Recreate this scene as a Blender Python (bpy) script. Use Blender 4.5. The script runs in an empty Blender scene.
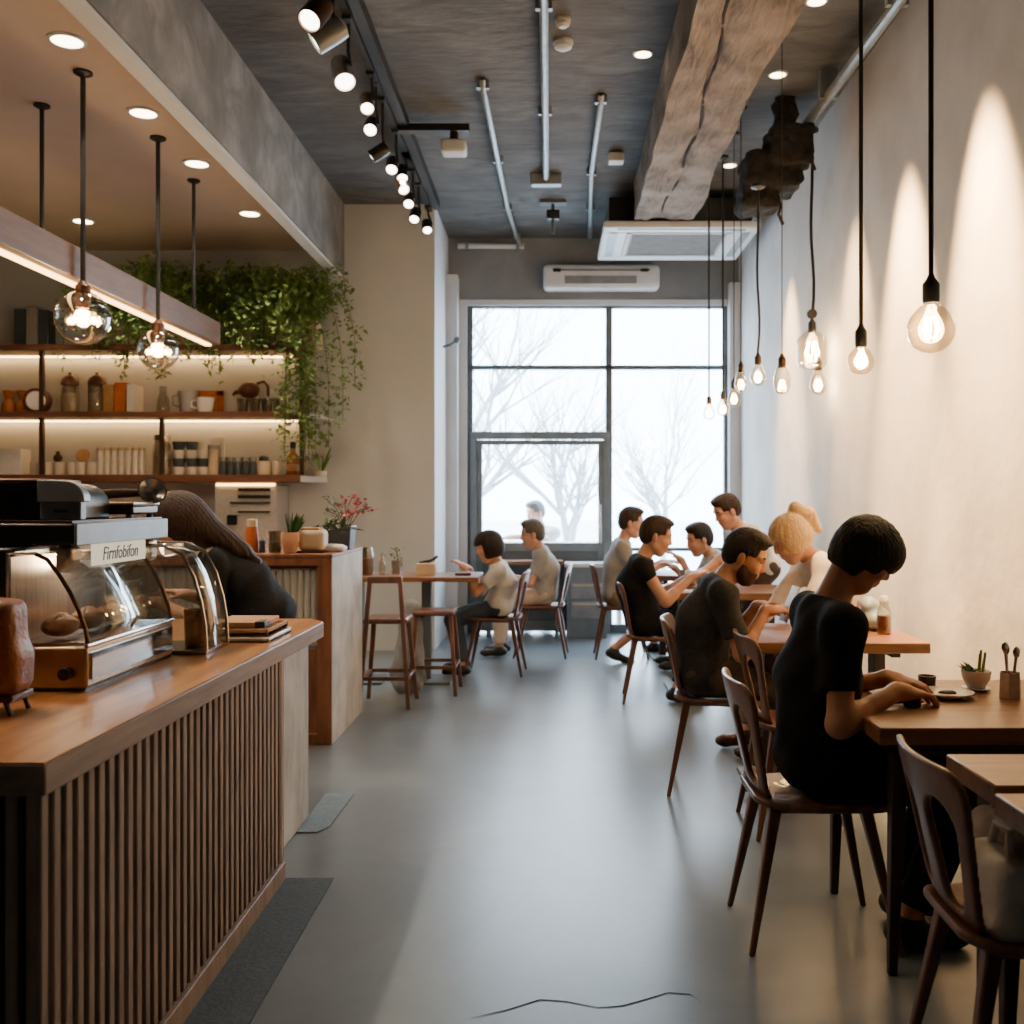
import bpy, bmesh, math, random
import numpy as np
from mathutils import Vector, Matrix
random.seed(7)
rng = np.random.default_rng(11)
SC = bpy.context.scene
COL = SC.collection
PI = math.pi
F_PX, VX, VY, CAMZ = 1000.0, 553.0, 500.0, 1.4      # one-point perspective taken from the photo

def P(px, py, Y):
    return Vector(((px - VX) / F_PX * Y, Y, CAMZ - (py - VY) / F_PX * Y))

# ------------------------------------------------------------------ materials
def lin(c):
    r = []
    for v in c[:3]:
        v = v / 255.0
        r.append(v / 12.92 if v <= 0.04045 else ((v + 0.055) / 1.055) ** 2.4)
    return (r[0], r[1], r[2], 1.0)

def new_mat(name):
    m = bpy.data.materials.new(name); m.use_nodes = True
    nt = m.node_tree
    for n in list(nt.nodes): nt.nodes.remove(n)
    out = nt.nodes.new('ShaderNodeOutputMaterial')
    return m, nt, out

def pbr(name, c1, c2=None, rough=0.5, metal=0.0, scale=8.0, stretch=(1, 1, 1), detail=6.0, bump=0.0,
        bump_scale=None, lo=0.35, hi=0.65, coat=0.0, rough2=None, sss=0.0, c3=None, c3_scale=1.2, spec=0.5, distort=0.0):
    m, nt, out = new_mat(name)
    b = nt.nodes.new('ShaderNodeBsdfPrincipled')
    nt.links.new(b.outputs[0], out.inputs[0])
    b.inputs['Roughness'].default_value = rough
    b.inputs['Metallic'].default_value = metal
    b.inputs['Coat Weight'].default_value = coat
    b.inputs['Specular IOR Level'].default_value = spec
    if sss:
        b.inputs['Subsurface Weight'].default_value = sss
        b.inputs['Subsurface Radius'].default_value = (0.02, 0.008, 0.004)
    if c2 is None: c2 = tuple(max(0, v * 0.9) for v in c1)
    tc = nt.nodes.new('ShaderNodeTexCoord')
    mp = nt.nodes.new('ShaderNodeMapping'); mp.inputs['Scale'].default_value = stretch
    nt.links.new(tc.outputs['Object'], mp.inputs[0])
    nz = nt.nodes.new('ShaderNodeTexNoise')
    nz.inputs['Scale'].default_value = scale; nz.inputs['Detail'].default_value = detail
    nz.inputs['Roughness'].default_value = 0.6
    nz.inputs['Distortion'].default_value = distort
    nt.links.new(mp.outputs[0], nz.inputs['Vector'])
    cr = nt.nodes.new('ShaderNodeValToRGB')
    cr.color_ramp.elements[0].position = lo; cr.color_ramp.elements[1].position = hi
    cr.color_ramp.elements[0].color = lin(c1); cr.color_ramp.elements[1].color = lin(c2)
    nt.links.new(nz.outputs['Fac'], cr.inputs[0])
    colout = cr.outputs[0]
    if c3 is not None:
        n3 = nt.nodes.new('ShaderNodeTexNoise'); n3.inputs['Scale'].default_value = c3_scale
        n3.inputs['Detail'].default_value = 5.0
        nt.links.new(tc.outputs['Object'], n3.inputs['Vector'])
        r3 = nt.nodes.new('ShaderNodeMapRange'); r3.inputs[1].default_value = 0.42; r3.inputs[2].default_value = 0.68
        nt.links.new(n3.outputs['Fac'], r3.inputs[0])
        mx = nt.nodes.new('ShaderNodeMix'); mx.data_type = 'RGBA'
        nt.links.new(r3.outputs[0], mx.inputs[0]); nt.links.new(colout, mx.inputs[6])
        mx.inputs[7].default_value = lin(c3)
        colout = mx.outputs[2]
    nt.links.new(colout, b.inputs['Base Color'])
    if rough2 is not None:
        rr = nt.nodes.new('ShaderNodeMapRange')
        rr.inputs[1].default_value = 0.3; rr.inputs[2].default_value = 0.7
        rr.inputs[3].default_value = rough; rr.inputs[4].default_value = rough2
        nt.links.new(nz.outputs['Fac'], rr.inputs[0]); nt.links.new(rr.outputs[0], b.inputs['Roughness'])
    if bump:
        bp = nt.nodes.new('ShaderNodeBump'); bp.inputs['Strength'].default_value = bump
        bp.inputs['Distance'].default_value = 0.02
        src = nz
        if bump_scale:
            src = nt.nodes.new('ShaderNodeTexNoise'); src.inputs['Scale'].default_value = bump_scale
            src.inputs['Detail'].default_value = 5
            nt.links.new(mp.outputs[0], src.inputs['Vector'])
        nt.links.new(src.outputs['Fac'], bp.inputs['Height']); nt.links.new(bp.outputs[0], b.inputs['Normal'])
    return m

def emit(name, c, s):
    m, nt, out = new_mat(name)
    e = nt.nodes.new('ShaderNodeEmission'); e.inputs[0].default_value = lin(c); e.inputs[1].default_value = s
    nt.links.new(e.outputs[0], out.inputs[0]); return m

def thin_glass(name, tint=(255, 255, 255), base=0.06, rough=0.02, power=0.35):
    m, nt, out = new_mat(name)
    tr = nt.nodes.new('ShaderNodeBsdfTransparent'); tr.inputs[0].default_value = lin(tint)
    gl = nt.nodes.new('ShaderNodeBsdfGlossy'); gl.inputs['Roughness'].default_value = rough
    lw = nt.nodes.new('ShaderNodeLayerWeight'); lw.inputs['Blend'].default_value = power
    mr = nt.nodes.new('ShaderNodeMapRange'); mr.inputs[3].default_value = base; mr.inputs[4].default_value = 0.75
    nt.links.new(lw.outputs['Facing'], mr.inputs[0])
    mx = nt.nodes.new('ShaderNodeMixShader')
    nt.links.new(mr.outputs[0], mx.inputs[0]); nt.links.new(tr.outputs[0], mx.inputs[1]); nt.links.new(gl.outputs[0], mx.inputs[2])
    nt.links.new(mx.outputs[0], out.inputs[0]); return m

M = {}
M['floor'] = None
M['plaster'] = pbr('plaster', (234, 232, 230), (222, 220, 218), rough=0.85, scale=1.3, bump=0.16, bump_scale=9, lo=0.3, hi=0.75, c3=(214, 211, 208), c3_scale=2.5)
M['white_wall'] = pbr('white_wall', (214, 219, 224), (204, 209, 214), rough=0.8, scale=1.0, bump=0.1, bump_scale=14)
M['shelf_wall'] = pbr('shelf_wall', (200, 186, 172), (186, 172, 160), rough=0.8, scale=1.0)
M['concrete_dark'] = pbr('concrete_dark', (78, 80, 81), (110, 111, 111), rough=0.9, scale=2.2, stretch=(1, 2.5, 1), bump=0.6, bump_scale=7, c3=(78, 78, 78), c3_scale=1.1, distort=0.8)
M['concrete_grey'] = pbr('concrete_grey', (112, 113, 113), (146, 147, 146), rough=0.85, scale=3.0, bump=0.4, bump_scale=8, c3=(98, 99, 99), c3_scale=2.2, distort=1.0)
M['header'] = pbr('header', (118, 122, 126), (134, 138, 141), rough=0.8, scale=2)
M['soffit'] = pbr('soffit', (218, 196, 176), (208, 186, 168), rough=0.8, scale=1.0)
M['trim_white'] = pbr('trim_white', (214, 216, 217), (204, 206, 207), rough=0.6, scale=2)
M['oak'] = pbr('oak', (188, 132, 80), (150, 96, 54), rough=0.34, scale=3.5, stretch=(6, 0.8, 6), coat=0.15, detail=8)
M['oak_edge'] = pbr('oak_edge', (150, 128, 110), (122, 102, 86), rough=0.55, scale=5, stretch=(4, 0.6, 10))
M['slat'] = pbr('slat', (152, 132, 116), (122, 104, 90), rough=0.6, scale=5, stretch=(6, 6, 0.7))
M['slat_back'] = pbr('slat_back', (44, 34, 29), (30, 23, 19), rough=0.8)
M['pale_wood'] = pbr('pale_wood', (206, 200, 190), (182, 176, 166), rough=0.6, scale=5, stretch=(5, 5, 0.6), c3=(160, 158, 154), c3_scale=5)
M['whitewash'] = pbr('whitewash', (176, 178, 178), (150, 152, 152), rough=0.7, scale=6, stretch=(3, 3, 1), c3=(196, 197, 196), c3_scale=4, bump=0.2)
M['brown_wood'] = pbr('brown_wood', (150, 96, 64), (116, 70, 46), rough=0.5, scale=4, stretch=(5, 5, 0.7))
M['shelf_wood'] = pbr('shelf_wood', (122, 76, 54), (94, 56, 40), rough=0.5, scale=4, stretch=(0.7, 6, 6))
M['chair_wood'] = pbr('chair_wood', (122, 80, 58), (88, 55, 40), rough=0.38, scale=5, stretch=(4, 4, 0.8), coat=0.1)
M['table_wood'] = pbr('table_wood', (150, 104, 71), (114, 76, 50), rough=0.4, scale=4, stretch=(0.7, 6, 6), coat=0.1, detail=8)
M['dark_wood'] = pbr('dark_wood', (66, 44, 34), (48, 32, 25), rough=0.5, scale=5, stretch=(4, 4, 0.7))
M['beam_wood'] = pbr('beam_wood', (126, 114, 102), (82, 74, 66), rough=0.9, scale=4.5, stretch=(3, 0.6, 3), bump=0.9, bump_scale=14, c3=(146, 136, 126), c3_scale=3, distort=1.2)
M['beam_crack'] = pbr('beam_crack', (44, 34, 28), (30, 24, 20), rough=0.95)
M['lamp_beam'] = pbr('lamp_beam', (108, 80, 60), (88, 64, 48), rough=0.5, scale=4, stretch=(6, 0.7, 6))
M['black'] = pbr('black_metal', (24, 23, 23), (32, 31, 31), rough=0.45)
M['black_plastic'] = pbr('black_plastic', (20, 18, 17), (28, 25, 23), rough=0.35)
M['grey_metal'] = pbr('grey_metal', (150, 156, 160), (132, 138, 142), rough=0.4, metal=0.3)
M['frame_grey'] = pbr('frame_grey', (118, 128, 135), (108, 118, 125), rough=0.5)
M['frame_dark'] = pbr('frame_dark', (96, 105, 112), (88, 97, 104), rough=0.5)
M['steel'] = pbr('steel', (205, 200, 194), (180, 176, 170), rough=0.22, metal=0.95, scale=6, stretch=(1, 8, 1))
M['steel_warm'] = pbr('steel_warm', (190, 165, 140), (160, 138, 116), rough=0.3, metal=0.8, scale=6, stretch=(1, 8, 1))
M['chrome'] = pbr('chrome', (225, 225, 225), (215, 215, 215), rough=0.08, metal=1.0)
M['bronze'] = pbr('bronze', (92, 64, 48), (66, 46, 36), rough=0.35, metal=0.6)
M['panel_blue'] = pbr('panel_blue', (150, 160, 168), (138, 148, 156), rough=0.4, metal=0.2)
M['galv'] = pbr('galv', (165, 172, 174), (140, 147, 150), rough=0.4, metal=0.5, scale=14)
M['white_plastic'] = pbr('white_plastic', (226, 229, 230), (216, 219, 221), rough=0.4)
M['grille'] = pbr('grille', (140, 143, 145), (124, 127, 129), rough=0.6)
M['shade_dark'] = pbr('shade_dark', (78, 90, 98), (66, 78, 85), rough=0.85, scale=60, bump=0.3)  # tone of the sheet that stands in for floor shade
M['shade_grey'] = pbr('shade_grey', (122, 140, 150), (106, 124, 134), rough=0.85, scale=60, bump=0.3)  # lighter tone for the second painted shade strip
M['rough_dark'] = pbr('rough_dark', (30, 28, 27), (46, 43, 41), rough=1.0, scale=25, bump=1.0)
M['leather'] = pbr('leather', (150, 92, 54), (118, 68, 38), rough=0.45, scale=9, bump=0.2, bump_scale=60)
M['kraft'] = pbr('kraft', (196, 152, 104), (178, 134, 88), rough=0.7, scale=10)
M['paper'] = pbr('paper', (232, 230, 226), (222, 220, 216), rough=0.7)
M['ceramic'] = pbr('ceramic', (248, 243, 234), (238, 233, 224), rough=0.3, coat=0.3)
M['cream'] = pbr('cream', (214, 196, 170), (200, 182, 156), rough=0.5)
M['terracotta'] = pbr('terracotta', (204, 148, 108), (222, 190, 160), rough=0.6, scale=5)
M['leaf'] = pbr('leaf', (84, 116, 54), (122, 152, 78), rough=0.55, scale=6)
M['leaf_dark'] = pbr('leaf_dark', (44, 78, 44), (74, 108, 60), rough=0.5, scale=8)
M['stem'] = pbr('stem', (88, 92, 56), (74, 72, 48), rough=0.7)
M['flower'] = pbr('flower', (196, 78, 96), (222, 120, 134), rough=0.6, scale=20)
M['soil'] = pbr('soil', (50, 38, 30), (36, 28, 22), rough=0.95, scale=40, bump=0.6)
M['planter_slate'] = pbr('planter_slate', (72, 82, 92), (62, 72, 82), rough=0.5)
M['orange'] = pbr('orange', (206, 112, 52), (180, 92, 40), rough=0.5)
M['amber'] = pbr('amber', (168, 96, 44), (140, 76, 34), rough=0.15, coat=0.4)
M['tea'] = pbr('tea', (150, 96, 58), (124, 76, 44), rough=0.2, coat=0.4)
M['greendrink'] = pbr('greendrink', (96, 128, 56), (78, 110, 44), rough=0.3)
M['blackwhite'] = pbr('blackwhite', (220, 214, 204), (200, 194, 184), rough=0.3)
M['brown_dish'] = pbr('brown_dish', (104, 62, 44), (84, 48, 34), rough=0.35)
M['bread'] = pbr('bread', (150, 104, 62), (96, 62, 38), rough=0.7, scale=30, bump=0.8)
M['blue_bag'] = pbr('blue_bag', (160, 186, 206), (196, 208, 216), rough=0.35, scale=12, bump=0.4)
M['bag_cloth'] = pbr('bag_cloth', (206, 194, 180), (186, 174, 160), rough=0.85, scale=20, bump=0.2)
M['bag_white'] = pbr('bag_white', (224, 218, 210), (208, 202, 194), rough=0.85, scale=20, bump=0.2)
M['cloth_grey'] = pbr('cloth_grey', (150, 154, 158), (132, 136, 140), rough=0.9, scale=16, bump=0.2)
M['skin'] = pbr('skin', (214, 164, 136), (202, 148, 120), rough=0.5, scale=7, sss=0.12)
M['skin_warm'] = pbr('skin_warm', (198, 142, 108), (184, 126, 94), rough=0.5, scale=7, sss=0.12)
M['hair_black'] = pbr('hair_black', (24, 20, 18), (40, 33, 30), rough=0.55, spec=0.3, scale=14, stretch=(4, 4, 0.6), bump=0.5)
M['hair_brown'] = pbr('hair_brown', (40, 28, 23), (62, 44, 34), rough=0.55, spec=0.3, scale=16, stretch=(5, 5, 0.5), bump=0.5)
M['beard'] = pbr('beard', (70, 50, 40), (86, 62, 50), rough=0.7, scale=40, spec=0.2)
M['hair_grey'] = pbr('hair_grey', (70, 64, 60), (92, 86, 80), rough=0.5, scale=16, stretch=(5, 5, 0.5), bump=0.5)
M['hair_blond'] = pbr('hair_blond', (232, 204, 158), (206, 168, 118), rough=0.55, spec=0.3, scale=16, stretch=(5, 5, 0.5), bump=0.5)
M['cloth_black'] = pbr('cloth_black', (20, 19, 20), (27, 26, 27), rough=0.9, scale=50, bump=0.12, spec=0.2)
M['cloth_char'] = pbr('cloth_char', (50, 48, 48), (60, 58, 58), rough=0.9, scale=50, bump=0.12, spec=0.25)
M['cloth_white'] = pbr('cloth_white', (222, 220, 218), (208, 207, 206), rough=0.9, scale=40, bump=0.12)
M['cloth_beige'] = pbr('cloth_beige', (214, 194, 178), (200, 180, 164), rough=0.9, scale=40, bump=0.12)
M['cloth_ltgrey'] = pbr('cloth_ltgrey', (170, 168, 166), (156, 154, 152), rough=0.9, scale=40, bump=0.12)
M['cloth_khaki'] = pbr('cloth_khaki', (150, 128, 104), (132, 112, 90), rough=0.9, scale=40, bump=0.12)
M['cloth_denim'] = pbr('cloth_denim', (62, 76, 92), (50, 62, 78), rough=0.9, scale=60, bump=0.12)
M['cloth_brown'] = pbr('cloth_brown', (84, 70, 62), (72, 60, 53), rough=0.9, scale=40, bump=0.12)
M['shoe_black'] = pbr('shoe_black', (24, 23, 24), (34, 33, 34), rough=0.5)
M['shoe_sole'] = pbr('shoe_sole', (216, 216, 214), (200, 200, 198), rough=0.7)
M['cloth_cream'] = pbr('cloth_cream', (226, 214, 206), (212, 200, 192), rough=0.9, scale=40, bump=0.12)
M['eye'] = pbr('eye', (38, 26, 20), (30, 20, 16), rough=0.15)
M['hazy_bark'] = pbr('hazy_bark', (146, 151, 156), (166, 171, 175), rough=1.0, scale=5)  # pale grey paints the haze over the trees; no fog volume
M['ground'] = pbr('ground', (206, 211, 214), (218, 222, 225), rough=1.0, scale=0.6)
M['ink'] = pbr('ink', (26, 23, 21), (34, 30, 28), rough=0.6)
M['food_dark'] = pbr('food_dark', (58, 38, 30), (82, 54, 40), rough=0.6, scale=30, bump=0.5)
M['asparagus'] = pbr('asparagus', (150, 158, 88), (120, 132, 66), rough=0.6)
M['glass'] = thin_glass('glass', (250, 252, 252), 0.05)
M['window_glass'] = thin_glass('window_glass', (252, 254, 255), 0.03)
M['case_glass'] = thin_glass('case_glass', (244, 246, 246), 0.05, 0.03, 0.35)
M['bulb_glass'] = thin_glass('bulb_glass', (255, 244, 226), 0.05, 0.03, 0.4)
M['jar_glass'] = thin_glass('jar_glass', (226, 222, 214), 0.12, 0.05, 0.4)
M['led'] = emit('led', (255, 200, 128), 16.0)
M['led_beam'] = emit('led_beam', (255, 196, 124), 9.0)
M['downlight'] = emit('downlight', (255, 226, 188), 14.0)
M['spot_lens'] = emit('spot_lens', (255, 240, 220), 12.0)
M['filament'] = emit('filament', (255, 205, 135), 90.0)
M['sign_lit'] = emit('sign_lit', (255, 236, 205), 0.9)

def floor_shading():
    m, nt, out = new_mat('polished_concrete')
    b = nt.nodes.new('ShaderNodeBsdfPrincipled'); nt.links.new(b.outputs[0], out.inputs[0])
    tc = nt.nodes.new('ShaderNodeTexCoord')
    n1 = nt.nodes.new('ShaderNodeTexNoise'); n1.inputs['Scale'].default_value = 1.1; n1.inputs['Detail'].default_value = 5
    n1.inputs['Roughness'].default_value = 0.65; n1.inputs['Distortion'].default_value = 0.6
    nt.links.new(tc.outputs['Object'], n1.inputs['Vector'])
    cr = nt.nodes.new('ShaderNodeValToRGB')
    cr.color_ramp.elements[0].position = 0.25; cr.color_ramp.elements[1].position = 0.78
    cr.color_ramp.elements[0].color = lin((94, 102, 108)); cr.color_ramp.elements[1].color = lin((124, 133, 139))
    nt.links.new(n1.outputs['Fac'], cr.inputs[0])
    nt.links.new(cr.outputs[0], b.inputs['Base Color'])
    n2 = nt.nodes.new('ShaderNodeTexNoise'); n2.inputs['Scale'].default_value = 5; n2.inputs['Detail'].default_value = 6
    nt.links.new(tc.outputs['Object'], n2.inputs['Vector'])
    b.inputs['Roughness'].default_value = 0.31
    bp = nt.nodes.new('ShaderNodeBump'); bp.inputs['Strength'].default_value = 0.008; bp.inputs['Distance'].default_value = 0.01
    nt.links.new(n2.outputs['Fac'], bp.inputs['Height']); nt.links.new(bp.outputs[0], b.inputs['Normal'])
    return m
M['floor'] = floor_shading()

# ------------------------------------------------------------------ mesh building
def rot_to(d):
    return Vector((0, 0, 1)).rotation_difference(Vector(d).normalized()).to_matrix()

class MB:
    def __init__(s): s.v = []; s.f = []
    def add(s, vs, fs):
        n = len(s.v); s.v += [tuple(v) for v in vs]; s.f += [tuple(i + n for i in f) for f in fs]; return s
    def box(s, a, b):
        x0, x1 = sorted((a[0], b[0])); y0, y1 = sorted((a[1], b[1])); z0, z1 = sorted((a[2], b[2]))
        return s.add([(x0, y0, z0), (x1, y0, z0), (x1, y1, z0), (x0, y1, z0), (x0, y0, z1), (x1, y0, z1), (x1, y1, z1), (x0, y1, z1)],
                     [(0, 3, 2, 1), (4, 5, 6, 7), (0, 1, 5, 4), (1, 2, 6, 5), (2, 3, 7, 6), (3, 0, 4, 7)])
    def hexa(s, bot, top):
        return s.add(list(bot) + list(top), [(0, 3, 2, 1), (4, 5, 6, 7), (0, 1, 5, 4), (1, 2, 6, 5), (2, 3, 7, 6), (3, 0, 4, 7)])
    def cyl(s, p0, p1, r0, r1=None, n=16, caps=True):
        r1 = r0 if r1 is None else r1
        p0, p1 = Vector(p0), Vector(p1); R = rot_to(p1 - p0)
        vs = []
        for p, r in ((p0, r0), (p1, r1)):
            for i in range(n):
                a = 2 * PI * i / n; vs.append(p + R @ Vector((r * math.cos(a), r * math.sin(a), 0)))
        fs = [(i, (i + 1) % n, n + (i + 1) % n, n + i) for i in range(n)]
        if caps: fs += [tuple(range(n - 1, -1, -1)), tuple(range(n, 2 * n))]
        return s.add(vs, fs)
    def tube(s, pts, r, n=8, caps=True):
        pts = [Vector(p) for p in pts]; m = len(pts)
        rs = r if isinstance(r, (list, tuple)) else [r] * m
        vs = []; prev = None
        for i, p in enumerate(pts):
            t = (pts[min(i + 1, m - 1)] - pts[max(i - 1, 0)]).normalized()
            if prev is None:
                a = Vector((0, 0, 1)) if abs(t.z) < 0.9 else Vector((1, 0, 0)); u = t.cross(a).normalized()
            else:
                u = (prev - t * prev.dot(t)).normalized()
            prev = u; w = t.cross(u)
            for k in range(n):
                q = 2 * PI * k / n; vs.append(p + (u * math.cos(q) + w * math.sin(q)) * rs[i])
        fs = []
        for i in range(m - 1):
            for k in range(n):
                fs.append((i * n + k, i * n + (k + 1) % n, (i + 1) * n + (k + 1) % n, (i + 1) * n + k))
        if caps: fs += [tuple(range(n - 1, -1, -1)), tuple(range((m - 1) * n, m * n))]
        return s.add(vs, fs)
    def lathe(s, prof, c=(0, 0, 0), n=24, axis=(0, 0, 1)):
        R = rot_to(axis); c = Vector(c); vs = []; m = len(prof)
        for r, z in prof:
            for k in range(n):
                a = 2 * PI * k / n; vs.append(c + R @ Vector((r * math.cos(a), r * math.sin(a), z)))
        fs = []
        for i in range(m - 1):
            for k in range(n):
                fs.append((i * n + k, i * n + (k + 1) % n, (i + 1) * n + (k + 1) % n, (i + 1) * n + k))
        if prof[0][0] > 1e-5: fs.append(tuple(range(n - 1, -1, -1)))
        if prof[-1][0] > 1e-5: fs.append(tuple(range((m - 1) * n, m * n)))
        return s.add(vs, fs)
    def sphere(s, c, r, n=16, m=10):
        r = (r, r, r) if not isinstance(r, (tuple, list)) else r
        vs = [(c[0], c[1], c[2] - r[2])]
        for i in range(1, m):
            t = -PI / 2 + PI * i / m
            for k in range(n):
                a = 2 * PI * k / n
                vs.append((c[0] + r[0] * math.cos(t) * math.cos(a), c[1] + r[1] * math.cos(t) * math.sin(a), c[2] + r[2] * math.sin(t)))
        vs.append((c[0], c[1], c[2] + r[2])); L = len(vs) - 1
        fs = [(0, 1 + (k + 1) % n, 1 + k) for k in range(n)]
        for i in range(m - 2):
            for k in range(n):
                a = 1 + i * n; fs.append((a + k, a + (k + 1) % n, a + n + (k + 1) % n, a + n + k))
        a = 1 + (m - 2) * n
        fs += [(a + k, a + (k + 1) % n, L) for k in range(n)]
        return s.add(vs, fs)
    def prism(s, poly, axis, a, b):
        def mk(u, v, w): return {'x': (w, u, v), 'y': (u, w, v), 'z': (u, v, w)}[axis]
        n = len(poly)
        vs = [mk(u, v, a) for u, v in poly] + [mk(u, v, b) for u, v in poly]
        return s.add(vs, [tuple(range(n - 1, -1, -1)), tuple(range(n, 2 * n))] + [(i, (i + 1) % n, n + (i + 1) % n, n + i) for i in range(n)])
    def sheet(s, rows):
        n = len(rows[0]); vs = [p for r in rows for p in r]; fs = []
        for i in range(len(rows) - 1):
            for k in range(n - 1): fs.append((i * n + k, i * n + k + 1, (i + 1) * n + k + 1, (i + 1) * n + k))
        return s.add(vs, fs)
    def mesh(s, name, off=(0, 0, 0), smooth=35):
        me = bpy.data.meshes.new(name)
        ox, oy, oz = off
        me.from_pydata([(x - ox, y - oy, z - oz) for x, y, z in s.v], [], s.f)
        bm = bmesh.new(); bm.from_mesh(me); bmesh.ops.recalc_face_normals(bm, faces=bm.faces); bm.to_mesh(me); bm.free()
        me.update()
        if smooth:
            me.shade_smooth(); me.set_sharp_from_angle(angle=math.radians(smooth))
        return me

def wpos(o):
    v = Vector((0, 0, 0))
    while o is not None:
        v = v + o.location; o = o.parent
    return v

def obj(name, mb, mat, parent=None, bevel=0.0, seg=2, smooth=35, thick=0.0, subsurf=0):
    """link one mesh object; coordinates are world ones"""
    if parent is None:
        arr = np.array(mb.v); off = ((arr[:, 0].min() + arr[:, 0].max()) / 2, (arr[:, 1].min() + arr[:, 1].max()) / 2, arr[:, 2].min())
    else:
        off = tuple(wpos(parent))
    me = mb.mesh(name, off, smooth)
    o = bpy.data.objects.new(name, me); COL.objects.link(o)
    me.materials.append(mat)
    if parent is None: o.location = off
    else: o.parent = parent
    if thick:
        s = o.modifiers.new('solid', 'SOLIDIFY'); s.thickness = thick; s.offset = 0
    if bevel:
        b = o.modifiers.new('bevel', 'BEVEL'); b.width = bevel; b.segments = seg; b.limit_method = 'ANGLE'; b.angle_limit = math.radians(40)
        b.harden_normals = False
    if subsurf:
        s = o.modifiers.new('sub', 'SUBSURF'); s.levels = subsurf; s.render_levels = subsurf
    return o

def tag(o, label, cat, group=None):
    o['label'] = label; o['category'] = cat
    if group: o['group'] = group
    return o

def thing(name, label, cat, loc=(0, 0, 0), group=None, rz=0.0):
    o = bpy.data.objects.new(name, None); COL.objects.link(o); o.empty_display_size = 0.1
    o.location = loc; o.rotation_euler = (0, 0, rz)
    return tag(o, label, cat, group)

def struct(name, mb, mat, parent=None, **k):
    o = obj(name, mb, mat, parent, **k)
    if parent is None: o['kind'] = 'structure'
    return o

def dup(root, loc, rz=0.0, label=None, group=None):
    r = root.copy(); COL.objects.link(r); r.location = loc; r.rotation_euler = (0, 0, rz)
    if label: r['label'] = label
    if group: r['group'] = group
    for ch in list(root.children):
        c = ch.copy(); COL.objects.link(c); c.parent = r
        for g in list(ch.children):
            d = g.copy(); COL.objects.link(d); d.parent = c
    return r

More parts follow.
